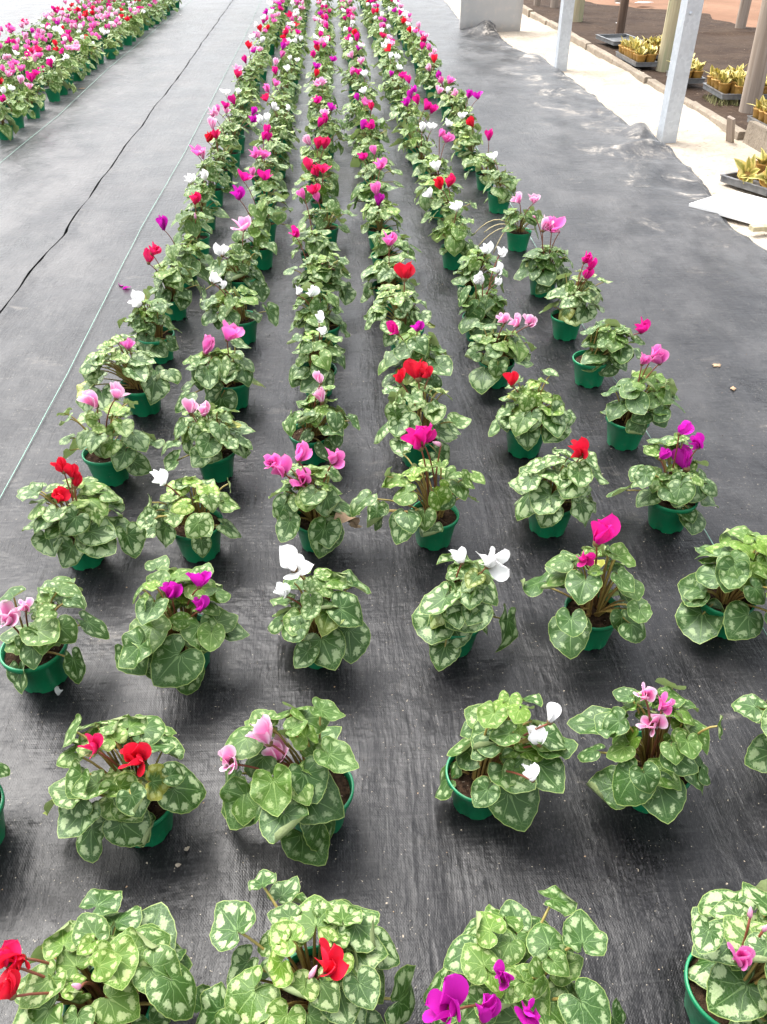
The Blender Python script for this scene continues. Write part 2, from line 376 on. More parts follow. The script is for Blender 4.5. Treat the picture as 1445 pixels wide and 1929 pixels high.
# ------------------------------------------------------------------ the ground and the mats
def sheet(name, x0f, x1f, ys, nx, zf, mat, uvs=False):
    v = []; f = []
    for y in ys:
        a, b = x0f(y), x1f(y)
        for j in range(nx + 1):
            x = a + (b - a) * j / nx
            v.append((x, y, zf(x, y)))
    for i in range(len(ys) - 1):
        for j in range(nx):
            k = i * (nx + 1) + j
            f.append((k, k + 1, k + nx + 2, k + nx + 1))
    me = bpy.data.meshes.new(name); me.from_pydata(v, [], f); me.materials.append(mat)
    me.polygons.foreach_set('use_smooth', [True] * len(f)); me.update()
    return tag(link(name, me), kind='structure')

def nz(x, y, s=0.0): return noise.noise(Vector((x, y, s)))
def lerp_table(tab, y):
    if y <= tab[0][0]: return tab[0][1]
    for (a, b), (c, d) in zip(tab, tab[1:]):
        if y <= c: return b + (d - b) * (y - a) / (c - a)
    return tab[-1][1]
def steps(a, b, s0, g):
    out = [a]; s = s0
    while out[-1] < b: out.append(out[-1] + s); s *= g
    return out
EDGE = [(-2, 2.1), (3.5, 2.03), (4.1, 2.01), (4.6, 2.11), (5.1, 2.17), (5.55, 2.21), (5.83, 2.225), (6.1, 2.175), (6.67, 2.17), (7.4, 2.195),
        (8.6, 2.19), (9.27, 2.16), (10.1, 2.03), (11.4, 1.98), (11.7, 1.80), (13, 1.75), (15.3, 1.85), (30, 1.9)]
def edge_x(y): return lerp_table(EDGE, y) + 0.018 * nz(y * 5.0, 3.3) + 0.010 * nz(y * 17.0, 8.1)
def seam_x(y): return lerp_table([(-2, -1.33), (3.2, -1.347), (5.6, -1.363), (10, -1.418), (15.5, -1.508), (30, -1.6)], y) + 0.018 * nz(y * 1.9, 1.7) + 0.006 * nz(y * 9.0, 5.5) + 0.016 * math.exp(-((y - 4.15) / .12) ** 2)

def main_z(x, y):
    z = 0.0015 * nz(x * 5, y * 2.2) + 0.0012 * nz(x * 14, y * 3)
    e = edge_x(y) - x
    k = max(0.0, 1 - e / 0.55)
    if k > 0:
        z += k * (0.008 + 0.013 * nz(x * 3.5 + y * 1.2, y * 2.5 - x, 4.0) + 0.008 * nz(x * 11, y * 7, 2.0) + 0.014 * (0.5 - abs(nz(x * 5 + y * 1.6, y * 3.2, 6.0)) * 2.0))
    z += 0.085 * math.exp(-((x - 2.12) ** 2) / 0.010 - ((y - 6.02) ** 2) / 0.016)
    z += 0.05 * math.exp(-((x - 2.05) ** 2) / 0.02 - ((y - 5.72) ** 2) / 0.012)
    z += 0.13 * math.exp(-((x - 1.90) ** 2) / 0.035 - ((y - 11.35) ** 2) / 0.05)
    z += 0.05 * math.exp(-((x - 2.05) ** 2) / 0.02 - ((y - 9.3) ** 2) / 0.06)
    if e < 0.02: z -= 0.014
    s = x - seam_x(y)
    if s < 0.05: z += 0.008 * (1 - s / 0.05)
    return z + 0.002
main = sheet('weed_mat_floor', seam_x, edge_x, steps(-2.0, 32, 0.028, 1.006), 190, main_z, M['mat'])
main['label'] = 'black woven weed mat under the rows of pots'
def side_z(x, y):
    z = 0.002 + 0.002 * nz(x * 3, y * 1.6, 7) + 0.0012 * nz(x * 12, y * 3, 1)
    return z
side = sheet('weed_mat_path', lambda y: -7.0, lambda y: seam_x(y) - 0.0165 + 0.006 * nz(y * 3.1, 9.0), steps(-2.0, 32, 0.05, 1.008), 200, side_z, M['mat'])
sheet('seam_gap_floor', lambda y: seam_x(y) - 0.15, lambda y: seam_x(y) + 0.15, steps(-2.0, 32, 0.1, 1.01), 2, lambda x, y: -0.03, M['mat'])
side['label'] = 'grey weed mat of the path beside the seam'

bg = MB(); bg.add([(-300, -300, -0.09), (300, -300, -0.09), (300, 300, -0.09), (-300, 300, -0.09)], [(0, 1, 2, 3)])
tag(link('ground', bg.mesh('ground', [M['red']])), kind='structure')
def sand_z(x, y): return -0.014 + 0.05 * max(0.0, min(1.0, (x - 2.45) / 0.33)) ** 1.5 * (0.7 + 0.6 * nz(x * 2, y * 1.3, 8)) + 0.010 * nz(x * 3, y * 3, 5) + 0.006 * nz(x * 10, y * 10, 2) + 0.003 * nz(x * 30, y * 30, 1)
sheet('sand_strip', lambda y: 1.2, lambda y: 2.9 + 0.03 * nz(y, 0), steps(-2, 30, 0.05, 1.006), 50, sand_z, M['sand'])
SOILF = [(0, 9.0), (10.6, 8.5), (11.0, 5.6), (11.5, 5.1), (12.9, 5.1), (13.6, 4.5), (14.6, 3.9), (16.5, 3.2)]
def soil_z(x, y): return 0.035 + 0.016 * nz(x * 2, y * 2, 9) + 0.012 * nz(x * 7, y * 7, 3) + 0.006 * nz(x * 22, y * 22, 3)
sheet('soil_bed', lambda y: 2.84, lambda y: lerp_table(SOILF, y) + 0.15 * nz(y * 2, 2), steps(2, 16.5, 0.05, 1.004), 90, soil_z, M['brown'])  # darker brown sheet laid over the redder ground
sheet('red_ground_field', lambda y: 2.84, lambda y: 30, steps(2, 60, 0.3, 1.03), 60, lambda x, y: 0.012 + 0.01 * nz(x * 2, y * 2, 4), M['red'])

# green strings laid along the beds
def string(name, pts, label):
    mb = MB(); ps = []
    for (a, b), (c, d) in zip(pts, pts[1:]):
        n = max(2, int((d - b) / 0.22))
        for i in range(n): ps.append((a + (c - a) * i / n + 0.003 * nz(b + i * .4, a), b + (d - b) * i / n, 0.0085 + 0.0015 * nz(i * .5, 2.2)))
    ps.append((pts[-1][0], pts[-1][1], 0.008))
    mb.tube(ps, 0.0013, 6)
    return tag(link(name, mb.mesh(name, [M['string']])), label, 'string', 'green marking strings')
string('marking_string', [(-0.955, -1.5), (-0.958, 1.9), (-0.957, 2.66), (-0.978, 4.25), (-0.966, 5.73), (-1.0, 11.2), (-1.07, 16), (-1.15, 24)], 'pale green string stretched between the wide path and the main bed')
string('marking_string', [(-2.05, -1.5), (-2.081, 5.5), (-2.073, 6.9), (-2.137, 9.04), (-2.161, 14.7), (-2.2, 24)], 'pale green string along the foot of the crowded pot bed across the path')
string('marking_string', [(0.94, -1.5), (0.943, 1.3), (0.945, 3.0), (0.95, 10)], 'short visible green string by the outermost pots near the sandy strip')

# ------------------------------------------------------------------ kerb, posts, slab and the rest of the far side
kerb = empty('concrete_kerb', (2.79, 9, 0)); tag(kerb, 'low concrete kerb between the pale sand and the brown soil', 'kerb')
yk = 5.9; i = 0
while yk < 14.5:
    L = 0.98 + 0.05 * rnd.random(); mb = MB()
    n = 6; hh = 0.062 + 0.016 * rnd.random(); vs = []
    for q in range(n + 1):
        yy = yk + L * q / n - 9
        w = 0.035 + 0.004 * rnd.random(); e1 = 0.006 * rnd.random()
        vs += [(-w, yy, -0.06), (-w, yy, hh - 0.008 - e1), (-w + 0.008, yy, hh - e1), (w - 0.008, yy, hh - e1), (w, yy, -0.06)]
    fs = []
    for q in range(n):
        for k in range(4): fs.append((q * 5 + k, q * 5 + k + 1, q * 5 + k + 6, q * 5 + k + 5))
    fs += [(4, 3, 2, 1, 0), tuple(n * 5 + k for k in range(5))]
    mb.add(vs, fs)
    o = link('kerb_block', mb.mesh('kerb_block', [M['concrete']], False), kerb, (0.02 * (rnd.random() - .5) - 0.008 * max(0, (yk - 9)), 0, 0))
    o.rotation_euler = (0.012 * (rnd.random() - .5), 0.12 * (rnd.random() - .4), 0.008 * (rnd.random() - .5))
    yk += L + 0.012
mb = MB(); mb.box((0, 0, 0.03), (0.05, 1.9, 0.17))
o = tag(link('kerb_board', mb.mesh('kerb_board', [M['concrete']], False), None, (2.83, 4.88, 0.02)), 'offset grey board that ends the kerb behind the small tray', 'board')
o.rotation_euler = (0, 0.05, 0.03)
mb = MB(); mb.box((0, 0, 0.06), (0.02, 0.06, 0.22))
o = tag(link('kerb_peg', mb.mesh('kerb_peg', [M['wood_grey']], False), None, (2.70, 5.86, 0.0)), 'short leaning wooden peg at the end of the concrete kerb', 'peg')
o.rotation_euler = (0.15, -0.35, 0.3)

def steel_post(x, y, rz, label):
    r = empty('steel_post', (x, y, 0), rz); tag(r, label, 'post', 'galvanised steel posts')
    w, d, t_, lip = 0.052, 0.05, 0.004, 0.018
    prof = [(-w, -d), (w, -d), (w, d), (w - lip, d), (w - lip, d - t_), (w - t_, d - t_), (w - t_, -d + t_), (-w + t_, -d + t_), (-w + t_, d - t_), (-w + lip, d - t_), (-w + lip, d), (-w, d)]
    n = len(prof); mb = MB()
    v = [(a, b, z) for z in (-0.25, 2.7) for a, b in prof]
    f = [(k, (k + 1) % n, n + (k + 1) % n, n + k) for k in range(n)]
    f += [(0, 1, 6, 7), (n, n + 7, n + 6, n + 1)]
    mb.add(v, f)
    link('steel_channel', mb.mesh('steel_channel', [M['steel']], False), r)
    for z in (0.75, 1.55):
        b = MB(); b.lathe([(0.0, 0.008), (0.006, 0.008), (0.011, 0.004), (0.011, 0.0)], 8)
        o = link('bolt', b.mesh('bolt', [M['steel']], False), r, (-0.02, -d - 0.001, z)); o.rotation_euler = (PI / 2, 0, 0)
steel_post(2.285, 5.945, 0.06, 'near galvanised steel post standing in the sand by the mat edge')
steel_post(2.215, 8.83, 0.03, 'farther galvanised steel post rising from the sand before a mossy wooden post')

def wood_post(x, y, r0, mat, lean, label, hgt=2.6):
    mb = MB(); n = 18; prof = []
    k = 14; v = []; f = []; sd = rnd.random() * 50
    for i in range(k + 1):
        z = -0.2 + (hgt + 0.2) * i / k
        for q in range(n):
            a = 2 * PI * q / n
            rr = r0 * (1 - 0.06 * i / k) * (1 + 0.05 * nz(math.cos(a) * 1.6 + sd, math.sin(a) * 1.6, z * 0.8) + 0.025 * nz(math.cos(a) * 6, math.sin(a) * 6, z * 2 + sd))
            v.append((rr * math.cos(a), rr * math.sin(a), z))
    for i in range(k):
        for q in range(n): f.append((i * n + q, i * n + (q + 1) % n, (i + 1) * n + (q + 1) % n, (i + 1) * n + q))
    f.append(tuple(k * n + q for q in range(n)))
    mb.add(v, f)
    o = tag(link('wooden_post', mb.mesh('wooden_post', [mat]), None, (x, y, 0.0)), label, 'post', 'round wooden posts')
    o.rotation_euler = lean
wood_post(3.12, 8.47, 0.085, M['wood_pale'], (0.0, 0.012, 0), 'thick pale wooden post with green streaks just behind the near steel post')
wood_post(3.376, 10.85, 0.05, M['wood_dark'], (0, 0.01, 0.4), 'slim dark brown wooden post behind the farther tray of plants')
wood_post(3.17, 12.1, 0.08, M['wood_pale'], (0, 0, 0.9), 'mossy wooden post half hidden by the farther steel post')
wood_post(5.02, 11.35, 0.062, M['wood_grey'], (0.0, 0.0, 1.3), 'brown wooden post standing where brown ground meets red ground')
wood_post(3.15, 6.64, 0.072, M['wood_grey'], (0.0, 0.035, 2.0), 'grey weathered wooden post beside the nearer yellow plants')
wood_post(3.07, 14.05, 0.05, M['wood_grey'], (0, 0, 0.3), 'small far wooden post nearest the concrete slab')
wood_post(3.27, 13.8, 0.06, M['wood_grey'], (0, 0, 1.1), 'second far wooden post behind the farther steel post')
wood_post(4.45, 14.6, 0.06, M['wood_grey'], (0, 0, 1.6), 'distant wooden post at the back of the brown soil')

mb = MB(); n = 8
vs = []; fs = []
for zi in range(7):
    for xi in range(9):
        vs.append((-0.37 + 0.74 * xi / 8 + 0.05 * (zi / 6) * (xi / 8), 0.0 + 0.012 * nz(xi * .8, zi * .9, 3), -0.08 + 1.15 * zi / 6))
m0 = len(vs); vs += [(a, b + 0.10, c) for a, b, c in vs[:m0]]
for zi in range(6):
    for xi in range(8):
        k = zi * 9 + xi; fs.append((k, k + 1, k + 10, k + 9)); fs.append((m0 + k, m0 + k + 9, m0 + k + 10, m0 + k + 1))
for xi in range(8): fs.append((xi, m0 + xi, m0 + xi + 1, xi + 1)); fs.append((54 + xi, 55 + xi, m0 + 55 + xi, m0 + 54 + xi))
for zi in range(6): fs.append((zi * 9, zi * 9 + 9, m0 + zi * 9 + 9, m0 + zi * 9)); fs.append((zi * 9 + 8, m0 + zi * 9 + 8, m0 + zi * 9 + 17, zi * 9 + 17))
mb.add(vs, fs)
o = tag(link('concrete_slab', mb.mesh('concrete_slab', [M['slab']]), None, (1.98, 11.62, 0)), 'upright grey concrete slab standing at the humped end of the mat', 'slab'); o.rotation_euler = (-0.03, 0, -0.05)

def rock(name, loc, s, mat, label, cat, group=None, seed=0):
    bm = bmesh.new(); bmesh.ops.create_icosphere(bm, subdivisions=2, radius=1)
    for v in bm.verts:
        k = 1 + 0.28 * noise.noise(v.co * 1.3 + Vector((seed, 0, 0))) + 0.1 * noise.noise(v.co * 4 + Vector((seed, 3, 0)))
        v.co = Vector((v.co.x * s[0] * k, v.co.y * s[1] * k, v.co.z * s[2] * k))
    me = bpy.data.meshes.new(name); bm.to_mesh(me); bm.free(); me.materials.append(mat)
    return tag(link(name, me, None, loc), label, cat, group)
rock('stone', (2.28, 12.2, 0.04), (0.14, 0.10, 0.075), M['sand'], 'pale stone lying at the right foot of the concrete slab', 'stone', None, 3)
rock('stone', (2.10, 12.0, 0.03), (0.09, 0.07, 0.05), M['concrete'], 'small brown stone against the foot of the concrete slab', 'stone', None, 8)
mb = MB(); mb.box((0, 0, 0), (0.40, 0.52, 0.018))
o = tag(link('white_board', mb.mesh('white_board', [M['white']], False), None, (2.21, 4.33, 0.012)), 'flat white board lying on the sand next to the mat edge', 'board'); o.rotation_euler = (0, 0.0, 0.62)
mb = MB(); mb.box((0, 0, 0), (0.55, 0.045, 0.022))
o = tag(link('wooden_lath', mb.mesh('wooden_lath', [M['wood_pale']], False), None, (2.33, 4.03, 0.022)), 'thin wooden lath on the mat edge in front of the white board', 'lath'); o.rotation_euler = (0, 0, 0.10)
# scraps on the soil and mat
def scrap(x, y, z, s, mat, label, cat='scrap', group='scraps on the ground', rz=0.0, asp=0.6):
    mb = MB(); n = 12; v = [(0, 0, 0.0015)]
    sd = rnd.random() * 90
    for k in range(n):
        a = 2 * PI * k / n; r = s * (1 + 0.9 * nz(math.cos(a) * 2.5 + sd, math.sin(a) * 2.5))
        v.append((r * math.cos(a), r * asp * math.sin(a), 0.0012 + 0.10 * s * max(0, nz(a * 1.3, sd))))
    for (a, b, c) in list(v): v.append((a * .97, b * .97, c - 0.0008))
    f = [(0, 1 + k, 1 + (k + 1) % n) for k in range(n)] + [(n + 1, n + 2 + (k + 1) % n, n + 2 + k) for k in range(n)]
    f += [(1 + k, n + 2 + k, n + 2 + (k + 1) % n, 1 + (k + 1) % n) for k in range(n)]
    mb.add(v, f)
    o = tag(link('scrap' if cat == 'scrap' else cat.replace(' ', '_'), mb.mesh('scrap', [mat]), None, (x, y, z)), label, cat, group); o.rotation_euler = (0, 0, rz)
    return o
scrap(4.63, 13.97, 0.07, 0.15, M['white'], 'largest white scrap lying far back on the brown soil', rz=0.3)
scrap(4.25, 13.9, 0.07, 0.06, M['white'], 'smaller white scrap next to the largest scrap on brown soil')
scrap(3.74, 8.14, 0.06, 0.05, M['white'], 'pale torn scrap on brown soil behind the nearer yellow plants')
scrap(3.62, 11.7, 0.06, 0.06, M['white'], 'pale scrap on brown soil beside the slim dark post')
scrap(2.66, 7.95, 0.0, 0.035, M['white'], 'white scrap on the sand at the foot of the kerb')
scrap(1.34, 2.59, 0.004, 0.020, M['dead'], 'dry leaf bit on the bare mat, farther of two', 'dry leaf', 'dry leaf bits on the mat', 0.4)
scrap(1.33, 2.42, 0.004, 0.016, M['dead'], 'dry leaf bit on the bare mat, nearer of two', 'dry leaf', 'dry leaf bits on the mat', 1.1)
scrap(-0.30, 0.82, 0.006, 0.005, M['sand'], 'tan grit pellet beside the front red cyclamen pot, farther one', 'grit', 'grit pellets', 0.3, 0.8)
scrap(-0.31, 0.79, 0.006, 0.0045, M['sand'], 'tan grit pellet beside the front red cyclamen pot, nearer one', 'grit', 'grit pellets', 0.3, 0.8)
scrap(-2.15, 8.0, 0.008, 0.03, M['dead'], 'yellowed leaf lying at the foot of the crowded pot bed', 'dry leaf', 'dry leaf bits on the mat', 0.3)
scrap(0.335, 0.905, 0.006, 0.018, M['dead'], 'withered brown scrap beside the nearest white cyclamen', 'dry leaf', 'dry leaf bits on the mat', 1.2, 0.4)
scrap(-0.43, 1.80, 0.006, 0.012, M['dead'], 'brown twig scrap beside the pot with the single red cluster', 'dry leaf', 'dry leaf bits on the mat', 0.9, 0.3)

# ------------------------------------------------------------------ yellow snake plants in trays
def snake_leaf(L, W, curve):
    mb = MB(); n = 6; v = []; uv = []; f = []
    for i in range(n + 1):
        s = i / n; w = W * (0.45 + 0.75 * s) * (1 - s ** 2.6) if i < n else 0.0005
        y = L * s * 0.25 + curve * L * s * s; z = L * s * (1 - 0.25 * curve * s)
        v += [(-w, y - 0.3 * w, z), (0, y + 0.12 * w, z), (w, y - 0.3 * w, z)]
        uv += [(0, s), (0.5, s), (1, s)]
    for i in range(n):
        a = i * 3; f += [(a, a + 1, a + 4, a + 3), (a + 1, a + 2, a + 5, a + 4)]
    mb.add(v, f, uv)
    return mb.mesh('snake_leaf', [M['snake']])
SNAKE = [snake_leaf(0.066, 0.024, 0.45), snake_leaf(0.058, 0.027, 0.8), snake_leaf(0.072, 0.023, 0.25), snake_leaf(0.052, 0.026, 1.1)]
pb = MB(); pb.lathe([(0.028, 0.0), (0.030, 0.002), (0.040, 0.068), (0.043, 0.069), (0.043, 0.076), (0.039, 0.076), (0.036, 0.060), (0.0, 0.062)], 18)
SNPOT = pb.mesh('ochre_pot', [M['kraft']])
ORD = ['zeroth', 'first', 'second', 'third', 'fourth', 'fifth', 'sixth', 'seventh', 'eighth', 'ninth', 'tenth', 'eleventh', 'twelfth', 'thirteenth', 'fourteenth',
       'fifteenth', 'sixteenth', 'seventeenth', 'eighteenth', 'nineteenth', 'twentieth']
def ordinal(n):
    if n <= 20: return ORD[n]
    tens = {2: 'twenty', 3: 'thirty', 4: 'forty'}[n // 10]
    return {20: 'twentieth', 30: 'thirtieth', 40: 'fortieth'}[n] if n % 10 == 0 else tens + '-' + ORD[n % 10]
def snake_plant(x, y, z, label, tip=None):
    r = empty('potted_snake_plant', (x, y, z), rnd.random() * 6.28)
    tag(r, label, 'snake plant', 'yellow snake plants in ochre pots')
    s = rnd.uniform(1.05, 1.35); r.scale = (s, s, s)
    if tip: r.rotation_euler = tip
    link('pot', SNPOT, r)
    n = rnd.randint(8, 10)
    for k in range(n):
        o = link('leaf', rnd.choice(SNAKE), r, (0.012 * math.sin(k * 2.4), -0.012 * math.cos(k * 2.4), 0.06))
        o.rotation_euler = (rnd.uniform(-.1, .25), 0, k * 2.4 + rnd.random() + PI); q = rnd.uniform(.8, 1.25); o.scale = (q, q, q)
def tray(x, y, z, w, d, rz, label, cells=True):
    r = empty('plastic_tray', (x, y, z), rz); tag(r, label, 'tray', 'grey plastic plant trays')
    mb = MB(); mb.box((0, 0, 0.004), (w, d, 0.006))
    link('tray_base', mb.mesh('tray_base', [M['tray']], False), r)
    for (cx, cy, a, b) in ((0, -d / 2, w, 0.006), (0, d / 2, w, 0.006), (-w / 2, 0, 0.006, d - 0.012), (w / 2, 0, 0.006, d - 0.012)):
        mb = MB(); mb.box((0, 0, 0.018), (a, b, 0.034)); mb.box((0, 0, 0.037), (a + 0.012, b + 0.010, 0.005))
        link('tray_wall', mb.mesh('tray_wall', [M['tray']], False), r, (cx, cy, 0))
def tray_of(x, y, z, nx, ny, rz, tl, pl, skip=()):
    p = 0.093; tray(x, y, z, nx * p + 0.01, ny * p + 0.01, rz, tl)
    c, s = math.cos(rz), math.sin(rz); q = 0
    for j in range(ny):
        for i in range(nx):
            if (i, j) in skip: continue
            a, b = (i - (nx - 1) / 2) * p, (j - (ny - 1) / 2) * p
            q += 1
            snake_plant(x + a * c - b * s, y + a * s + b * c, z + 0.008, pl % ordinal(q))
tray_of(2.935, 8.80, 0.06, 2, 7, 0.0, 'grey tray with yellow plants between the kerb and the pale post', 'yellow snake plant, %s of those in the kerb-side tray before the pale post')
tray_of(3.27, 9.12, 0.06, 3, 4, 0.05, 'grey tray with yellow plants behind the pale wooden post', 'yellow snake plant, %s of those in the tray behind the pale post')
tray_of(3.03, 7.72, 0.075, 2, 4, 0.0, 'grey tray of yellow plants partly behind the near steel post', 'yellow snake plant, %s of those in the tray behind the near steel post')
tray_of(3.22, 7.08, 0.075, 4, 5, -0.05, 'grey tray of yellow plants between near steel post and grey post', 'yellow snake plant, %s of those in the tray beside the grey post', skip=((0, 0), (3, 4)))
tray_of(3.04, 5.90, 0.075, 3, 4, 0.0, 'grey tray of yellow plants at the picture edge beyond the kerb', 'yellow snake plant, %s of those in the tray at the kerb end')
tray(3.12, 9.98, 0.075, 0.34, 0.55, 0.08, 'empty grey tray on the soil beside the farther yellow plants')
tray(2.46, 4.80, 0.004, 0.30, 0.34, 0.45, 'small grey tray on the sand above the white board')
for k, (dx, dy, tip) in enumerate(((-0.05, 0.07, (1.05, 0.15, -0.5)), (0.05, 0.10, None), (0.02, -0.05, (1.05, -0.1, -0.35)), (0.11, 0.0, None))):
    snake_plant(2.44 + dx, 4.80 + dy, 0.03 if tip else 0.013, ('yellow snake plant tipped over towards the viewer at back of the sand tray', 'upright yellow snake plant at back of the tray on the sand', 'yellow snake plant tipped over at front of the tray on the sand', 'upright yellow snake plant at the edge of the tray on the sand')[k], tip)
# weeds by the grey post and far grass
def tufts(name, cx, cy, w, d, n, hgt, z, mat, label):
    mb = MB()
    for k in range(n):
        x, y = cx + rnd.uniform(-w, w), cy + rnd.uniform(-d, d); a = rnd.random() * 6.28; l = hgt * rnd.uniform(.5, 1.2); b = rnd.uniform(.2, .8) * l
        mb.add([(x - .003 * math.sin(a), y + .003 * math.cos(a), z), (x + .003 * math.sin(a), y - .003 * math.cos(a), z), (x + b * math.cos(a), y + b * math.sin(a), z + l)], [(0, 1, 2)])
    tag(link(name, mb.mesh(name, [mat])), label, None, None, 'stuff')
M['weed'] = mat_simple('dry_weed', (0.16, 0.17, 0.06), (0.28, 0.26, 0.12), 20, 0.8, 0)
tufts('weeds', 3.05, 6.95, 0.10, 0.16, 260, 0.05, 0.04, M['weed'], 'small tuft of weeds growing at the tray by the grey post')
tufts('grass', 4.2, 16.2, 0.9, 0.5, 2500, 0.14, 0.03, M['weed'], 'strip of green grass at the far end of the brown soil')

# ------------------------------------------------------------------ cyclamen: meshes
OUT = [(0, 1.12), (7, 1.04), (20, .92), (45, .80), (70, .735), (95, .705), (120, .70), (138, .69), (152, .63), (163, .50), (172, .30), (180, .08)]
def rho(deg): return lerp_table(OUT, abs(deg))
def leaf_arrays(seed, nsp, rings, cup, wave, fold, curl, tooth):
    r_ = random.Random(seed); ph = r_.random() * 6.28; k2 = r_.choice((3, 4, 5)); wid = r_.uniform(.92, 1.12); asym = r_.uniform(-.12, .12)
    cd = r_.uniform(-PI, PI)
    v = [(0, 0, 0)]; uv = [(0.5, 0.0)]; uw = [(0, 0)]; f = []
    for j in range(1, rings + 1):
        t_ = (j / rings) ** 0.85
        for i in range(nsp + 1):
            fi = -180 + 360 * i / nsp; a = math.radians(fi)
            q = rho(fi) * t_
            if j == rings: q *= 1 + tooth * (1 if i % 2 else -1)
            x, y = q * math.sin(a) * wid * (1 + asym * (1 if x_pos(a) else -1)), q * math.cos(a)
            rr = math.hypot(x, y)
            z = cup * rr * rr + wave * math.sin(k2 * a + ph) * t_ * t_ + wave * 0.22 * math.sin(9 * a + ph * 2) * t_ ** 3 + fold * abs(x) + 0.018 * abs(math.sin(4.5 * a)) * t_
            # one side of the blade rolls over
            d = x * math.sin(cd) + y * math.cos(cd)
            if curl and d > 0.35:
                e = (d - 0.35); ang = curl * e * 2.2
                x -= math.sin(cd) * e * (1 - math.cos(min(ang, 2.4))) * 0.75; y -= math.cos(cd) * e * (1 - math.cos(min(ang, 2.4))) * 0.75
                z -= e * math.sin(min(ang, 2.4)) * 0.8 * (1 if seed % 2 else -1)
            v.append((x, y, z)); uv.append((i / nsp, t_)); uw.append((q * math.sin(a), q * math.cos(a)))
    w = nsp + 1
    for i in range(nsp): f.append((0, 2 + i, 1 + i))
    for j in range(rings - 1):
        for i in range(nsp):
            a = 1 + j * w + i; f.append((a, a + 1, a + 1 + w, a + w))
    return v, f, uv, uw
def x_pos(a): return math.sin(a) > 0
def leaf_mesh(*a):
    mb = MB(); v, f, uv, uw = leaf_arrays(*a); mb.add(v, f, uv, uw); return mb.mesh('leaf', [M['leaf']])
STY = [(-.18, .04, 0, 0), (-.32, .06, 0, 0), (.12, .07, .08, 0), (-.12, .12, .14, 0), (.25, .08, 0, 0), (-.28, .08, .28, 0), (-.10, .06, 0, 1.0), (.05, .11, .12, 0), (-.38, .05, .0, 0), (.0, .08, .38, 0), (-.15, .07, 0, 1.5), (-.2, .14, .1, 0)]
LEAF_HI = [leaf_mesh(100 + i, 32, 5, *s, .010) for i, s in enumerate(STY)]
LEAF_MD = [leaf_mesh(100 + i, 16, 3, *s, .0) for i, s in enumerate(STY)]
LEAF_LO = [leaf_arrays(100 + i, 10, 2, *s, .0) for i, s in enumerate(STY)]

def petal_arrays(L, W, spread, twist, nl=8, nw=4, seed=0):
    r_ = random.Random(seed); v = []; uv = []; f = []
    for i in range(nl + 1):
        s = 1 - (1 - i / nl) ** 1.35
        w = W * (0.22 + 0.95 * math.sin(min(1.0, s / .72) * PI / 2) ** 1.2) * (math.sqrt(max(0.0, 1 - ((s - .6) / .4) ** 2)) if s > .6 else 1.0) + (W * .10 if i == nl else 0)
        rad = 0.10 * L + L * spread * (s ** 0.8) * (0.55 + 0.45 * s); z = L * s * (1 - 0.45 * spread) - 0.02 * L * math.sin(PI * s)
        tw = twist * s
        for j in range(nw + 1):
            q = (j / nw) * 2 - 1
            a = q * w; b = -0.40 * w * (q * q) + 0.09 * W * math.sin(5 * s + 3 * q + seed) * s
            x = a * math.cos(tw) - b * math.sin(tw); y = a * math.sin(tw) + b * math.cos(tw)
            v.append((x, rad + y, z + 0.04 * L * (1 - q * q) * s)); uv.append((j / nw, s))
    for i in range(nl):
        for j in range(nw):
            a = i * (nw + 1) + j; f.append((a, a + 1, a + nw + 2, a + nw + 1))
    return v, f, uv
PSTY = [(1, .25, .15, .8), (1, .28, .28, 1.0), (.95, .30, .42, .6), (1, .24, .10, 1.2), (1.0, .30, .60, .5), (.92, .30, .33, 1.3)]
def petal_mesh(i):
    mb = MB(); v, f, uv = petal_arrays(*PSTY[i], seed=i); mb.add(v, f, uv); return mb.mesh('petal', [M['petal']])
PET = [petal_mesh(i) for i in range(len(PSTY))]
hb = MB(); hb.lathe([(0.0, -0.10), (0.07, -0.09), (0.13, -0.02), (0.15, 0.08), (0.09, 0.16), (0.0, 0.18)], 10)
HUB = hb.mesh('flower', [M['calyx']])
def flower_joined(i):
    mb = MB(); r_ = random.Random(i + 40)
    for k in range(5):
        v, f, uv = petal_arrays(*PSTY[i], nl=6, nw=3, seed=i)
        mb.add(v, f, uv, mat=Matrix.Rotation(k * 2 * PI / 5 + r_.uniform(-.15, .15), 4, 'Z') @ Matrix.Scale(r_.uniform(.88, 1.08), 4))
    return mb.mesh('flower', [M['petal']])
FLJ = [flower_joined(i) for i in range(len(PSTY))]
def bud_mesh():
    mb = MB(); n = 8; prof = [(0.02, 0), (0.16, .12), (0.20, .3), (0.16, .6), (0.08, .85), (0.0, 1.0)]
    v = []; f = []; uv = []
    for i, (r, z) in enumerate(prof):
        for k in range(n):
            a = 2 * PI * k / n + z * 1.6; rr = r * (1 + .12 * math.cos(5 * 2 * PI * k / n))
            v.append((rr * math.cos(a), rr * math.sin(a), z)); uv.append((k / n, z))
    for i in range(len(prof) - 1):
        for k in range(n): f.append((i * n + k, i * n + (k + 1) % n, (i + 1) * n + (k + 1) % n, (i + 1) * n + k))
    mb.add(v, f, uv); return mb.mesh('flower_bud', [M['petal']])
BUD = bud_mesh()

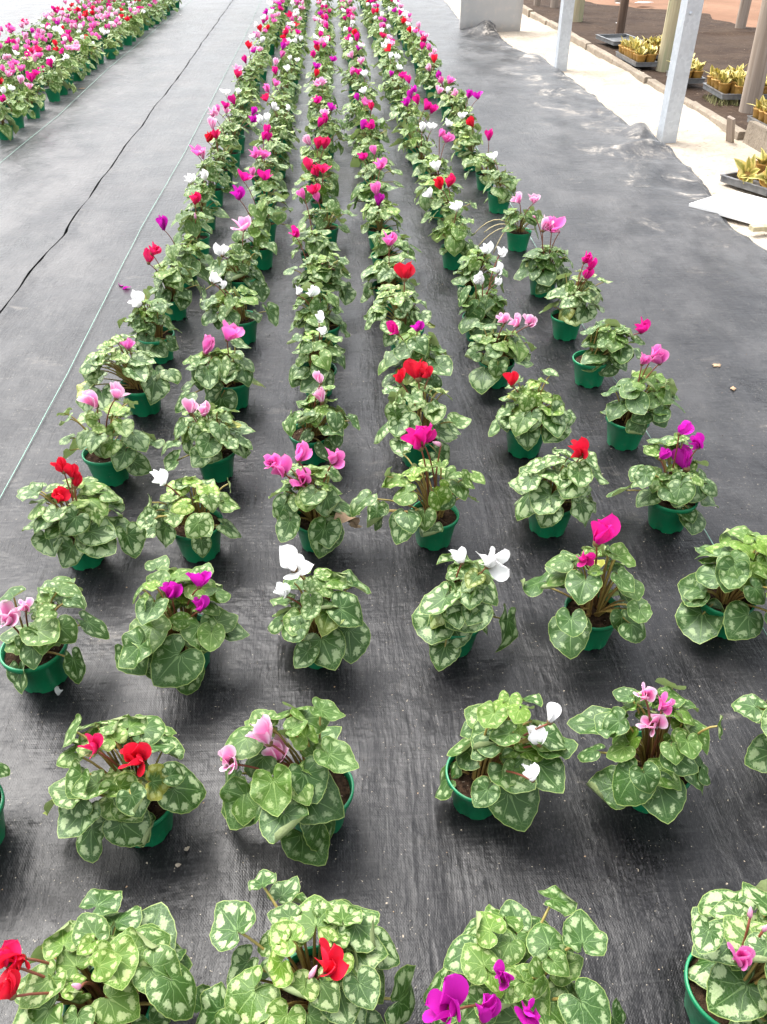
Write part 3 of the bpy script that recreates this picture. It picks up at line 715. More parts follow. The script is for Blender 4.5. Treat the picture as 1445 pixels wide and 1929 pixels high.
# green pot: tapered wall, step under the lip, notches cut in the foot, hollow above the soil
POT_H, POT_R, POT_B = 0.092, 0.0645, 0.047
def pot_mesh(n):
    mb = MB(); v = []; f = []
    prof = [(POT_B, 0.0), (POT_B + 0.0006, 0.006), (POT_B + .0115, 0.068), (POT_B + .0135, 0.0705)]
    inner = [(POT_R - 0.0022, POT_H), (POT_R - .004, 0.076), (POT_R - .006, 0.070)]
    prof += [(POT_R - .0012, POT_H - 0.001), (POT_R - .0008, POT_H)] + inner
    for i, (r, z) in enumerate(prof):
        for k in range(n):
            a = 2 * PI * k / n
            zz = z
            if i == 0 and (k * 6 // n * 1.0 != (k * 6) / n) and ((k * 6) % n) < n * 0.45: zz = 0.005
            v.append((r * math.cos(a), r * math.sin(a), zz))
    for i in range(len(prof) - 1):
        for k in range(n): f.append((i * n + k, i * n + (k + 1) % n, (i + 1) * n + (k + 1) % n, (i + 1) * n + k))
    mb.add(v, f); me = mb.mesh('pot', [M['pot']])
    return me
def rim_mesh(n):
    mb = MB(); mb.lathe([(POT_R - .0035, POT_H - .012), (POT_R + .0012, POT_H - .011), (POT_R + .0016, POT_H - .001), (POT_R + .0004, POT_H + .0008), (POT_R - .0022, POT_H + .0004)], n)
    return mb.mesh('rim', [M['pot']])
def soil_mesh(rings, n, seed):
    mb = MB(); v = [(0, 0, 0.082)]; f = []
    for j in range(1, rings + 1):
        for k in range(n):
            a = 2 * PI * k / n; r = (POT_R - .0045) * j / rings
            z = 0.080 + 0.004 * nz(r * 60 * math.cos(a) + seed, r * 60 * math.sin(a), seed) + 0.003 * nz(r * 200 * math.cos(a), r * 200 * math.sin(a), seed) + .004 * (1 - j / rings)
            if j == rings: z = 0.0765
            v.append((r * math.cos(a), r * math.sin(a), z))
    for k in range(n): f.append((0, 1 + k, 1 + (k + 1) % n))
    for j in range(rings - 1):
        for k in range(n):
            a = 1 + j * n; f.append((a + k, a + n + k, a + n + (k + 1) % n, a + (k + 1) % n))
    mb.add(v, f); return mb.mesh('soil', [M['soil']])
POT = pot_mesh(48); RIM = rim_mesh(48); POT_LO = pot_mesh(24); SOIL = [soil_mesh(7, 26, s) for s in (1, 2, 3)]; SOIL_LO = soil_mesh(3, 12, 5)

def bez(a, b, c, n):
    return [a * (1 - t) ** 2 + b * (2 * t * (1 - t)) + c * t * t for t in [i / n for i in range(n + 1)]]

def plan_leaves(r_, n, cx, cy, rx, ry, ztop, zlow, big):
    """where each blade sits: attachment, normal, tip direction, size, age (1 = young)"""
    out = []
    lean = r_.uniform(0, 6.28)
    for i in range(n):
        t = ((i + 0.5) / n) ** 0.85
        a = i * 2.39996 + r_.uniform(-.5, .5) + big
        ca, sa = math.cos(a), math.sin(a)
        far_ = 1 + .16 * math.cos(a - lean)
        rad = (0.12 + 0.62 * t ** 0.7) * far_ + r_.uniform(-.10, .10)
        size = (0.021 + 0.031 * t ** 0.75) * r_.uniform(.68, 1.25)
        zl = 0.115 - .03 * (t > .8)
        if sa < -.1 and t > .72 and r_.random() < .38: zl = zlow
        z = ztop - (ztop - zl) * t ** 1.5 + r_.uniform(-.022, .022)
        if t > .5 and r_.random() < .2: z += .045; size *= .85
        P = Vector((cx + rx * rad * ca, cy + ry * rad * sa, max(z, 0.05)))
        if t > .45 and r_.random() < .13: P.x += rx * .32 * ca; P.y += ry * .32 * sa; size *= .9
        tilt = math.radians(4 + 40 * t ** 1.2 + r_.uniform(-22, 22))
        if r_.random() < .14: tilt = math.radians(r_.uniform(55, 85))
        az = a + r_.uniform(-.55, .55)
        od = Vector((math.cos(az), math.sin(az), 0))
        N = (Vector((0, 0, 1)) * math.cos(tilt) + od * math.sin(tilt)).normalized()
        tip = od * math.cos(tilt) - Vector((0, 0, 1)) * math.sin(tilt)
        spin = r_.uniform(-.9, .9) + (r_.uniform(-2, 2) if t < .25 else 0)
        tip = Matrix.Rotation(spin, 3, N) @ tip
        low = P.z + tip.z * size
        if low < 0.012: P.z += 0.012 - low
        out.append((P, N, tip, size, max(0.0, min(1.0, .85 - t * 1.35 + r_.uniform(-.35, .45)))))
    return out
def leaf_matrix(P, N, T, s):
    X = T.cross(N).normalized(); T = N.cross(X).normalized()
    m = Matrix((X, T, N)).transposed().to_4x4()
    return Matrix.Translation(P) @ m @ Matrix.Scale(s, 4)

# whole crowns of foliage for plants too far away to pick leaves apart
def crown_mesh(seed):
    r_ = random.Random(seed); mb = MB()
    for P, N, T, s, y in plan_leaves(r_, r_.randint(22, 32), r_.uniform(-.03, .03), r_.uniform(-.02, .02), r_.uniform(.11, .15), r_.uniform(.11, .15), r_.uniform(.17, .22), .085, r_.random() * 6):
        v, f, uv, uw = LEAF_LO[r_.randrange(len(LEAF_LO))]
        o = r_.random() * 40
        mb.add(v, f, uv, [(a + o, b + o * .7) for a, b in uw], mat=leaf_matrix(P, N, T, s * 1.15))
    for k in range(9):
        a = r_.random() * 6.28; q = Vector((.07 * math.cos(a), .07 * math.sin(a), .15))
        mb.tube(bez(Vector((.012 * math.cos(a), .012 * math.sin(a), .08)), Vector((.02 * math.cos(a), .02 * math.sin(a), .14)), q, 3), .0022, 4, 1)
    return mb.mesh('foliage', [M['leaf'], M['stalk']])
CROWN = [crown_mesh(700 + i) for i in range(14)]

def set_leaf_colour(o, r_, tone, youth, pk):
    o.color = (max(0, min(1, tone + r_.uniform(-.25, .25))), youth, 0.5 * r_.random() if r_.random() < .02 and youth < .4 and o.parent.location.y > .7 else 0.0, max(0, min(1, pk + r_.uniform(-.15, .15))))

def add_flower(root, r_, fx, fy, fz, code, size, lod, leanv):
    bud = code == 'b'
    P = Vector((fx, fy, fz)); S = Vector((r_.uniform(-.015, .015) + .1 * fx, r_.uniform(-.015, .015) + .1 * fy, 0.08))
    hub = P - Vector((0, 0, size * .5))
    st = bez(S, Vector((S.x * .5 + hub.x * .5 - .2 * (hub.x - S.x), S.y * .5 + hub.y * .5 - .2 * (hub.y - S.y), hub.z * .75 + .02)), hub, 7)
    lean = (leanv[0] + r_.uniform(-.55, .55), leanv[1] + r_.uniform(-.55, .55), r_.random() * 6.28)
    c = PETAL[code]; j = r_.uniform(.88, 1.08); c = (min(1, c[0] * j), c[1] * j, min(1, c[2] * j), c[3])
    k = r_.choice((0, 0, 0, 1, 1, 2, 3, 3, 5, 5, 4) if size > .045 and root.location.y > .7 else (0, 1, 3, 5))
    if bud or size < .022:
        o = link('flower_bud', BUD, root); o.location = hub; o.rotation_euler = (lean[0] * 1.8, lean[1] * 1.8, lean[2]); q = max(size, .018); o.scale = (q, q, q); o.color = c
    elif lod == 0:
        o = link('flower', HUB, root); o.location = hub; o.rotation_euler = lean; q = size * (.92 if k != 4 else 1.0); o.scale = (q, q, q)
        for i in range(5):
            p = link('petal', PET[k if r_.random() < .7 else r_.randrange(4)], o)
            p.rotation_euler = (r_.uniform(-.22, .22), r_.uniform(-.22, .22), i * 2 * PI / 5 + r_.uniform(-.35, .35)); q = r_.uniform(.84, 1.12); p.scale = (q * r_.uniform(.95, 1.35), q, q * r_.uniform(.9, 1.08)); p.color = c
    else:
        o = link('flower', FLJ[k], root); o.location = hub; o.rotation_euler = lean; q = size * (1.05 if lod == 1 else 1.12); o.scale = (q * 1.12, q * 1.12, q); o.color = c
    if lod <= 1:
        mb = MB(); mb.tube(st, [.0024 - .0006 * i / 7 for i in range(8)], 6 if lod == 0 else 4)
        s = link('flower_stalk', mb.mesh('flower_stalk', [M['fstalk']]), o)
        s.matrix_parent_inverse = o.matrix_basis.inverted()
    return o

COLW = {'A': 'string-side line', 'B': 'second line from string', 'C': 'third line from string', 'D': 'fourth line from string',
        'E': 'fifth line from string', 'F': 'sand-side line'}
NUM = {1: 'one', 2: 'two', 3: 'three', 4: 'four', 5: 'five', 6: 'six'}
def flower_words(fl):
    cs = [f[3] for f in fl if f[3] != 'b']
    if not cs: return 'without open flowers'
    k = max(set(cs), key=cs.count)
    if len(set(cs)) == 1: return 'with %s %s flower%s' % (NUM.get(len(cs), 'many'), CNAME[k], '' if len(cs) == 1 else 's')
    o = [c for c in cs if c != k][0]
    return 'with %s and %s flowers' % (CNAME[k].split()[0] if len(CNAME[k].split()) > 1 and 'pale' not in CNAME[k] else CNAME[k], CNAME[o].split()[-1])

M['pale_stalk'] = mat_simple('pale_stalk', (0.45, 0.36, 0.18), (0.52, 0.45, 0.26), 60, 0.6, 0)
LEAF_DEAD = leaf_mesh(107, 24, 4, -.35, .2, .5, 1.2, .01).copy(); LEAF_DEAD.materials[0] = M['dead']
def cyclamen(x, y, fo, fl, lod, label, group, seed, scale=1.0, extra=None, look=None):
    r_ = random.Random(seed)
    root = empty('potted_cyclamen', (x, y, 0.0025)); tag(root, label, 'cyclamen', group)
    ps = r_.uniform(.92, 1.04) * scale
    pot = link('pot', POT if lod == 0 else POT_LO, root); pot.scale = (ps, ps, ps); pot.rotation_euler = (r_.uniform(-.02, .02), r_.uniform(-.02, .02), r_.random() * 6)
    if lod < 2:
        if lod == 0: link('rim', RIM, pot)
        s = link('soil', r_.choice(SOIL) if lod == 0 else SOIL_LO, root); s.scale = (ps, ps, ps); s.rotation_euler = (0, 0, r_.random() * 6)
    tone = r_.choice((.2, .4, .6, .75, .95)); yg = r_.uniform(.45, 1.0); pk = r_.random()
    if look: tone, yg, pk = look
    if fo:
        l0, l1, zt, zb = fo
        w = (l1 - l0) / 2
        if w < .10: w = .13; l0, l1 = (-.13, .13)
        cx = (l0 + l1) / 2; rx = max(.085, w - .012); ry = min(max(rx, .095), .125)
        ztop = max(.155, min(.235, zt - .45 * ry)); zlow = max(.078, min(.10, zb + .9 * ry))
    else:
        cx, rx, ry, ztop, zlow = r_.uniform(-.03, .03), r_.uniform(.095, .135), r_.uniform(.08, .115), r_.uniform(.17, .215), r_.uniform(.06, .10)
    if lod == 2:
        o = link('foliage', r_.choice(CROWN), root); o.rotation_euler = (0, 0, r_.random() * 6.28); q = r_.uniform(.78, 1.16); o.scale = (q * rx / .13, q * rx / .13, q * r_.uniform(.85, 1.12)); o['kind'] = 'stuff'
        o.color = (tone, .3 + .4 * r_.random(), 0.0, pk)
    else:
        n = (r_.randint(30, 44) if lod == 0 else r_.randint(20, 30))
        if y < .7: n = 44; ztop = .215
        plan = plan_leaves(r_, n, cx, 0.0, rx, ry, ztop, zlow, r_.random() * 6.28)
        big = r_.uniform(.95, 1.15)
        # flowers stand clear of the blades: leaves around a flower sit lower
        view = Vector((-x, -y, CAM_H - .2)).normalized()
        for q, (P, N, T, s, youth) in enumerate(plan):
            for (fx, fy, fz, code, size) in fl:
                Fp = Vector((fx, fy, fz)); C = P + T * (s * .3); d = C - Fp; al = d.dot(view)
                if al > -.02 and (d - view * al).length < (s * .95 + .018 if y > .7 else s * .9):
                    P.z = max(.085, P.z - .055); P += Vector((P.x - fx, P.y - fy, 0)) * (.25 if y > .7 else .0)
        for P, N, T, s, youth in plan:
            o = link('leaf', r_.choice(LEAF_HI if lod == 0 else LEAF_MD), root)
            o.matrix_basis = leaf_matrix(P, N, T, s * big * (1.0 if lod == 0 else 1.04))
            set_leaf_colour(o, r_, tone, min(1, youth * yg + (.15 if lod else 0)), pk)
            if lod == 0:
                a = math.atan2(P.y, P.x - cx * .3); S = Vector((.016 * math.cos(a) + r_.uniform(-.006, .006), .016 * math.sin(a) + r_.uniform(-.006, .006), .079))
                mb = MB(); mid = Vector((S.x * .55 + P.x * .45, S.y * .55 + P.y * .45, max(P.z * .93 + .01, .10)))
                mb.tube(bez(S, mid, P - N * .002, 6), [.0026, .0025, .0024, .0022, .0021, .0020, .0018], 5, cap=False)
                st = link('leaf_stalk', mb.mesh('leaf_stalk', [M['stalk']]), o)
                st.matrix_parent_inverse = o.matrix_basis.inverted()
        if lod == 1:
            mb = MB()
            for P, N, T, s, youth in plan[::2]:
                mb.tube(bez(Vector((.12 * P.x, .12 * P.y, .079)), Vector((.35 * P.x, .35 * P.y, max(P.z * .9, .1))), P, 3), .0022, 4, cap=False)
            tag(link('leaf_stalks', mb.mesh('leaf_stalks', [M['stalk']]), root), kind='stuff')
    if extra == 'withered':
        o = link('withered_leaf', LEAF_DEAD, root, (.085, -.035, .095)); o.rotation_euler = (1.25, .2, 2.2); o.scale = (.034, .05, .05)
        o['label'] = 'dry brown leaf hanging over the pot rim'
    elif extra == 'brown':
        o = link('withered_leaf', LEAF_DEAD, root, (.06, -.01, .17)); o.rotation_euler = (.7, .4, 1.2); o.scale = (.055, .055, .055)
        o['label'] = 'large browned leaf curling at the side'
    elif extra == 'stalks':
        for (ex, ey, ez, mz) in ((-.20, .07, .05, .19), (-.17, -.03, .09, .16), (-.13, -.09, .012, .17), (-.19, .0, .012, .14)):
            mb = MB(); mb.tube(bez(Vector((-.01, 0, .08)), Vector((ex * .5, ey * .5, mz)), Vector((ex, ey, ez)), 7), .0024, 5)
            link('bare_stalk', mb.mesh('bare_stalk', [M['pale_stalk']]), root)
    for (fx, fy, fz, code, size) in fl:
        add_flower(root, r_, fx, fy, fz, code, (.88 if code == 'W' else 1.0) * min((.072 if lod == 0 else .058) if y > .7 else .056, max(.042, size * 1.06)) if code != 'b' else size * 1.2, lod, (fy * 1.2, fx * 1.5))
    return root

PLANTS = [
('A',1,-0.677,0.866,(-0.15,0.1,0.282,-0.072),[]),
('A',2,-0.659,1.243,(-0.076,0.157,0.311,-0.024),[(-0.023,-0.018,0.205,'L',0.051),(0.011,-0.001,0.219,'L',0.026)]),
('A',3,-0.659,1.634,(-0.153,0.13,0.275,-0.036),[(0.004,-0.0,0.286,'R',0.038),(0.02,-0.001,0.271,'R',0.034),(0.021,-0.001,0.245,'R',0.035),(-0.026,0.001,0.208,'R',0.046)]),
('A',4,-0.67,1.997,(-0.139,0.19,0.256,0.041),[(0.005,-0.0,0.267,'L',0.058),(0.062,-0.004,0.285,'L',0.046)]),
('A',5,-0.642,2.393,(-0.211,0.106,0.275,0.024),[(-0.016,0.001,0.233,'K',0.038)]),
('A',6,-0.655,2.762,(-0.128,0.096,0.254,0.035),[(-0.036,0.002,0.228,'W',0.067)]),
('A',7,-0.653,3.131,None,[(-0.051,0.003,0.28,'P',0.049),(-0.069,0.004,0.245,'P',0.054)]),
('A',8,-0.655,3.482,None,[(-0.061,0.003,0.26,'U',0.08)]),
('A',9,-0.641,3.833,None,[(0.011,-0.001,0.263,'P',0.075),(0.018,-0.079,0.205,'b',0.026)]),
('A',10,-0.655,4.216,None,[(-0.048,0.003,0.245,'W',0.072),(0.026,-0.001,0.26,'W',0.062)]),
('A',11,-0.655,4.598,None,[(-0.054,0.003,0.285,'K',0.063),(-0.028,0.002,0.266,'L',0.049)]),
('A',12,-0.64,4.98,None,[(-0.027,0.002,0.333,'L',0.058),(-0.063,0.004,0.265,'R',0.068),(-0.012,0.001,0.28,'P',0.052)]),
('A',13,-0.628,5.365,None,[(-0.085,0.005,0.323,'L',0.055)]),
('A',14,-0.63,5.737,None,[(-0.046,0.003,0.287,'M',0.045),(-0.091,0.005,0.261,'K',0.045),(-0.043,0.002,0.255,'L',0.038),(0.124,-0.007,0.252,'U',0.045),(0.116,-0.007,0.21,'U',0.053)]),
('A',15,-0.657,6.07,None,[(-0.045,0.003,0.305,'W',0.055),(0.008,-0.0,0.255,'M',0.055)]),
('A',16,-0.646,6.499,None,[(-0.02,0.001,0.23,'W',0.043)]),
('A',17,-0.678,6.872,None,[(-0.018,0.001,0.284,'P',0.073)]),
('A',18,-0.67,7.221,None,[(-0.057,0.003,0.271,'L',0.073)]),
('A',19,-0.651,7.6,None,[(-0.037,0.002,0.274,'M',0.067)]),
('A',20,-0.672,7.944,None,[(-0.013,0.001,0.332,'R',0.093)]),
('A',21,-0.63,8.335,None,[(-0.04,0.002,0.243,'U',0.044)]),
('A',22,-0.675,8.739,None,[(-0.032,0.002,0.296,'W',0.086)]),
('A',23,-0.677,9.116,None,[(0.004,-0.0,0.265,'L',0.053)]),
('A',24,-0.677,9.48,None,[(-0.036,0.002,0.312,'W',0.071),(-0.007,0.0,0.278,'R',0.082)]),
('A',25,-0.633,9.818,None,[]),
('A',26,-0.672,10.205,None,[(-0.009,0.0,0.298,'W',0.076)]),
('A',27,-0.633,10.627,None,[(-0.053,0.003,0.312,'U',0.079)]),
('A',28,-0.627,10.96,None,[]),
('A',29,-0.644,11.35,None,[(-0.048,0.003,0.329,'W',0.097)]),
('A',30,-0.629,11.705,None,[]),
('A',31,-0.627,12.109,None,[]),
('A',32,-0.667,12.496,None,[]),
('A',33,-0.675,12.839,None,[]),
('A',34,-0.681,13.202,None,[]),
('A',35,-0.649,13.586,None,[]),
('A',36,-0.644,13.943,None,[]),
('A',37,-0.666,14.338,None,[]),
('A',38,-0.656,14.742,None,[]),
('B',0,-0.362,0.537,(-0.138,0.138,0.3,0.02),[(-0.081,-0.0,0.255,'R',0.043),(-0.095,-0.009,0.255,'P',0.035),(-0.079,-0.048,0.255,'R',0.039),(0.008,-0.047,0.255,'b',0.014)]),
('B',1,-0.376,0.871,(-0.166,0.124,0.313,-0.138),[(-0.049,0.003,0.239,'P',0.039),(0.017,-0.001,0.215,'R',0.052)]),
('B',2,-0.356,1.267,(-0.127,0.145,0.303,-0.088),[(-0.006,0.0,0.217,'U',0.047),(0.053,-0.003,0.244,'U',0.044),(0.053,-0.034,0.205,'U',0.035)]),
('B',3,-0.374,1.651,(-0.157,0.121,0.238,-0.036),[(-0.06,0.003,0.233,'W',0.051)]),
('B',4,-0.368,2.001,(-0.135,0.116,0.253,0.018),[(-0.05,0.003,0.225,'L',0.048),(-0.016,0.001,0.222,'L',0.05)]),
('B',5,-0.358,2.411,(-0.167,0.124,0.232,0.005),[(0.004,-0.0,0.262,'K',0.062),(-0.071,0.004,0.217,'K',0.07)]),
('B',6,-0.364,2.9,(-0.172,0.092,0.241,-0.018),[(-0.09,0.005,0.247,'W',0.051),(-0.051,0.003,0.221,'W',0.033)]),
('B',7,-0.394,3.304,None,[(0.028,-0.002,0.315,'L',0.061),(-0.069,0.004,0.205,'W',0.059)]),
('B',8,-0.344,3.665,None,[(-0.069,0.004,0.325,'U',0.077)]),
('B',9,-0.348,3.996,None,[(-0.076,0.004,0.313,'M',0.053)]),
('B',10,-0.36,4.392,None,[(-0.056,0.003,0.222,'K',0.039),(0.005,-0.0,0.209,'M',0.065)]),
('B',11,-0.392,4.746,None,[(0.017,-0.001,0.319,'M',0.044),(-0.035,0.002,0.233,'K',0.065),(0.01,-0.001,0.23,'K',0.06)]),
('B',12,-0.338,5.131,None,[(-0.04,0.002,0.264,'M',0.048),(-0.04,0.002,0.228,'M',0.048)]),
('B',13,-0.35,5.507,None,[(-0.098,0.006,0.247,'W',0.057),(-0.047,0.003,0.253,'W',0.074)]),
('B',14,-0.338,5.926,None,[]),
('B',15,-0.374,6.266,None,[(-0.057,0.003,0.292,'K',0.056),(-0.077,0.004,0.234,'P',0.064)]),
('B',16,-0.348,6.652,None,[]),
('B',17,-0.35,7.002,None,[(-0.068,0.004,0.283,'M',0.054)]),
('B',18,-0.343,7.418,None,[(-0.099,0.006,0.282,'L',0.07),(-0.006,0.0,0.235,'W',0.097)]),
('B',19,-0.338,7.748,None,[]),
('B',20,-0.375,8.126,None,[(-0.039,0.002,0.298,'U',0.071),(-0.053,0.003,0.239,'K',0.081)]),
('B',21,-0.34,8.532,None,[(-0.052,0.003,0.28,'M',0.065)]),
('B',22,-0.34,8.891,None,[]),
('B',23,-0.376,9.278,None,[(-0.055,0.003,0.271,'P',0.07),(-0.068,0.004,0.234,'R',0.081)]),
('B',24,-0.384,9.639,None,[]),
('B',25,-0.386,10.0,None,[(-0.022,0.001,0.263,'W',0.092),(0.018,-0.001,0.258,'R',0.058)]),
('B',26,-0.335,10.412,None,[]),
('B',27,-0.392,10.755,None,[(-0.046,0.003,0.271,'P',0.111)]),
('B',28,-0.363,11.18,None,[(-0.004,0.0,0.217,'M',0.071)]),
('B',29,-0.381,11.52,None,[(-0.042,0.002,0.307,'W',0.098)]),
('B',30,-0.345,11.906,None,[]),
('B',31,-0.37,12.273,None,[]),
('B',32,-0.34,12.624,None,[]),
('B',33,-0.365,12.997,None,[]),
('B',34,-0.387,13.421,None,[]),
('B',35,-0.338,13.789,None,[]),
('B',36,-0.348,14.158,None,[]),
('B',37,-0.369,14.502,None,[]),
('C',0,-0.064,0.53,(-0.138,0.138,0.3,0.02),[(0.02,-0.034,0.255,'R',0.045),(-0.003,-0.045,0.255,'b',0.016)]),
('C',1,-0.069,0.872,(-0.181,0.098,0.323,-0.16),[(-0.135,-0.01,0.205,'L',0.044),(-0.072,0.004,0.24,'L',0.052),(-0.057,0.003,0.191,'L',0.047)]),
('C',2,-0.067,1.275,(-0.115,0.112,0.262,-0.01),[(-0.042,0.002,0.272,'W',0.056),(-0.065,0.004,0.192,'W',0.032)]),
('C',3,-0.074,1.667,(-0.124,0.096,0.262,-0.014),[(-0.1,0.006,0.266,'K',0.046),(-0.075,0.004,0.248,'K',0.062),(-0.037,0.002,0.282,'K',0.051),(-0.028,0.002,0.221,'K',0.058),(0.045,-0.003,0.274,'K',0.051)]),
('C',4,-0.095,2.073,(-0.076,0.147,0.263,-0.031),[(0.037,-0.002,0.268,'L',0.035),(0.038,-0.002,0.214,'L',0.05)]),
('C',5,-0.078,2.476,(-0.107,0.118,0.24,-0.041),[(0.013,-0.001,0.275,'W',0.035),(0.021,-0.001,0.227,'W',0.024)]),
('C',6,-0.061,2.822,(-0.13,0.082,0.255,-0.01),[(-0.084,0.005,0.22,'W',0.039),(-0.038,0.002,0.22,'W',0.05)]),
('C',7,-0.088,3.196,None,[(-0.072,0.004,0.315,'M',0.047)]),
('C',8,-0.096,3.567,None,[(-0.034,0.002,0.345,'K',0.038)]),
('C',9,-0.046,3.94,None,[(-0.053,0.003,0.262,'P',0.065),(-0.034,0.002,0.224,'K',0.036)]),
('C',10,-0.067,4.35,None,[(-0.061,0.003,0.267,'P',0.058),(-0.017,0.001,0.239,'P',0.052),(0.009,-0.001,0.252,'P',0.061)]),
('C',11,-0.085,4.698,None,[(0.002,-0.0,0.287,'P',0.056),(0.036,-0.002,0.287,'P',0.056)]),
('C',12,-0.089,5.048,None,[(-0.043,0.002,0.226,'L',0.057)]),
('C',13,-0.053,5.464,None,[(-0.034,0.002,0.234,'M',0.072),(0.013,-0.001,0.26,'M',0.079)]),
('C',14,-0.058,5.814,None,[]),
('C',15,-0.063,6.214,None,[(-0.045,0.003,0.229,'M',0.068)]),
('C',16,-0.059,6.582,None,[(-0.046,0.003,0.27,'L',0.076),(-0.008,0.0,0.277,'L',0.076)]),
('C',17,-0.063,6.939,None,[(-0.054,0.003,0.274,'R',0.049)]),
('C',18,-0.076,7.309,None,[(-0.044,0.003,0.271,'U',0.06)]),
('C',19,-0.064,7.714,None,[(-0.074,0.004,0.297,'M',0.078)]),
('C',20,-0.048,8.06,None,[(0.06,-0.003,0.214,'U',0.066)]),
('C',21,-0.07,8.457,None,[(-0.035,0.002,0.242,'R',0.058)]),
('C',22,-0.072,8.793,None,[(-0.072,0.004,0.29,'W',0.049),(0.009,-0.001,0.261,'L',0.06)]),
('C',23,-0.065,9.183,None,[]),
('C',24,-0.056,9.57,None,[(-0.038,0.002,0.258,'W',0.107)]),
('C',25,-0.057,9.956,None,[]),
('C',26,-0.066,10.313,None,[(-0.094,0.005,0.278,'L',0.07),(-0.05,0.003,0.256,'W',0.083)]),
('C',27,-0.055,10.712,None,[(0.027,-0.002,0.236,'M',0.072)]),
('C',28,-0.054,11.064,None,[(-0.054,0.003,0.252,'U',0.088)]),
('C',29,-0.064,11.47,None,[]),
('C',30,-0.048,11.851,None,[]),
('C',31,-0.073,12.199,None,[(-0.062,0.004,0.261,'R',0.096)]),
('C',32,-0.055,12.553,None,[]),
('C',33,-0.076,12.974,None,[]),
('C',34,-0.062,13.334,None,[]),
('C',35,-0.095,13.711,None,[]),
('C',36,-0.07,14.089,None,[]),
('C',37,-0.08,14.457,None,[]),
('D',0,0.205,0.505,(-0.138,0.138,0.3,0.02),[(-0.022,-0.028,0.255,'U',0.048),(-0.092,-0.061,0.255,'U',0.054),(-0.058,-0.077,0.255,'U',0.039),(-0.001,-0.072,0.255,'U',0.036)]),
('D',1,0.223,0.893,(-0.061,0.16,0.305,-0.076),[(0.111,-0.006,0.239,'W',0.045),(0.094,-0.024,0.205,'W',0.046),(0.067,-0.095,0.205,'W',0.032)]),
('D',2,0.229,1.29,(-0.079,0.122,0.248,-0.063),[(0.008,-0.0,0.256,'W',0.042),(0.061,-0.003,0.261,'W',0.068)]),
('D',3,0.225,1.663,(-0.194,0.167,0.284,-0.048),[(-0.04,0.002,0.313,'M',0.061),(0.008,-0.0,0.305,'b',0.024),(-0.035,0.002,0.321,'M',0.049)]),
('D',4,0.219,2.041,(-0.152,0.149,0.295,0.016),[(-0.055,0.003,0.282,'R',0.045),(-0.005,0.0,0.302,'R',0.069),(0.023,-0.001,0.293,'R',0.032)]),
('D',5,0.234,2.412,(-0.118,0.153,0.279,0.026),[(-0.052,0.003,0.258,'M',0.044),(0.01,-0.001,0.265,'U',0.037)]),
('D',6,0.236,2.774,(-0.162,0.106,0.286,0.088),[(-0.004,0.0,0.306,'R',0.076)]),
('D',7,0.198,3.174,None,[(0.004,-0.0,0.29,'K',0.07)]),
('D',8,0.209,3.539,None,[]),
('D',9,0.203,3.889,None,[(-0.013,0.001,0.269,'K',0.053),(-0.007,0.0,0.223,'U',0.083)]),
('D',10,0.206,4.28,None,[(0.023,-0.001,0.284,'K',0.083)]),
('D',11,0.197,4.647,None,[(-0.041,0.002,0.232,'M',0.045),(0.021,-0.001,0.261,'K',0.044)]),
('D',12,0.218,5.039,None,[]),
('D',13,0.23,5.422,None,[(-0.053,0.003,0.226,'U',0.079),(-0.003,0.0,0.226,'M',0.086)]),
('D',14,0.249,5.775,None,[]),
('D',15,0.219,6.136,None,[(-0.04,0.002,0.251,'U',0.044),(-0.001,0.0,0.226,'K',0.088)]),
('D',16,0.22,6.527,None,[(0.014,-0.001,0.227,'W',0.055)]),
('D',17,0.245,6.893,None,[(0.008,-0.0,0.275,'W',0.066)]),
('D',18,0.197,7.283,None,[(-0.037,0.002,0.231,'K',0.056),(0.019,-0.001,0.231,'M',0.051)]),
('D',19,0.201,7.672,None,[(0.048,-0.003,0.249,'L',0.083)]),
('D',20,0.215,8.043,None,[(-0.025,0.001,0.241,'L',0.086)]),
('D',21,0.252,8.421,None,[(0.012,-0.001,0.268,'W',0.058)]),
('D',22,0.22,8.81,None,[(-0.009,0.001,0.252,'W',0.083)]),
('D',23,0.234,9.184,None,[(0.011,-0.001,0.27,'R',0.074)]),
('D',24,0.204,9.533,None,[(-0.061,0.004,0.26,'W',0.065)]),
('D',25,0.229,9.921,None,[(-0.006,0.0,0.28,'W',0.067)]),
('D',26,0.253,10.318,None,[(-0.007,0.0,0.281,'M',0.108)]),
('D',27,0.216,10.672,None,[]),
('D',28,0.195,11.064,None,[(0.009,-0.0,0.262,'M',0.122)]),
('D',29,0.229,11.392,None,[]),
('D',30,0.203,11.798,None,[]),
('D',31,0.248,12.173,None,[]),
('D',32,0.221,12.533,None,[]),
('D',33,0.212,12.899,None,[]),
('D',34,0.218,13.319,None,[]),
('D',35,0.25,13.693,None,[]),
('D',36,0.211,14.046,None,[]),
('D',37,0.225,14.445,None,[]),
('E',0,0.53,0.51,(-0.085,0.185,0.3,0.06),[(-0.006,0.018,0.255,'b',0.016),(-0.037,-0.035,0.255,'K',0.028),(0.004,-0.0,0.255,'b',0.015)]),
('E',1,0.545,0.89,(-0.141,0.122,0.345,-0.081),[(-0.055,0.003,0.289,'L',0.041),(-0.02,0.001,0.259,'K',0.025),(-0.024,0.001,0.214,'L',0.04)]),
('E',2,0.537,1.295,(-0.154,0.144,0.307,0.001),[(-0.021,0.001,0.304,'M',0.064),(-0.047,0.003,0.251,'M',0.048)]),
('E',3,0.533,1.699,(-0.104,0.146,0.26,0.052),[(0.057,-0.003,0.252,'R',0.055)]),
('E',4,0.542,2.076,(-0.126,0.152,0.267,0.066),[(-0.054,0.003,0.246,'R',0.049)]),
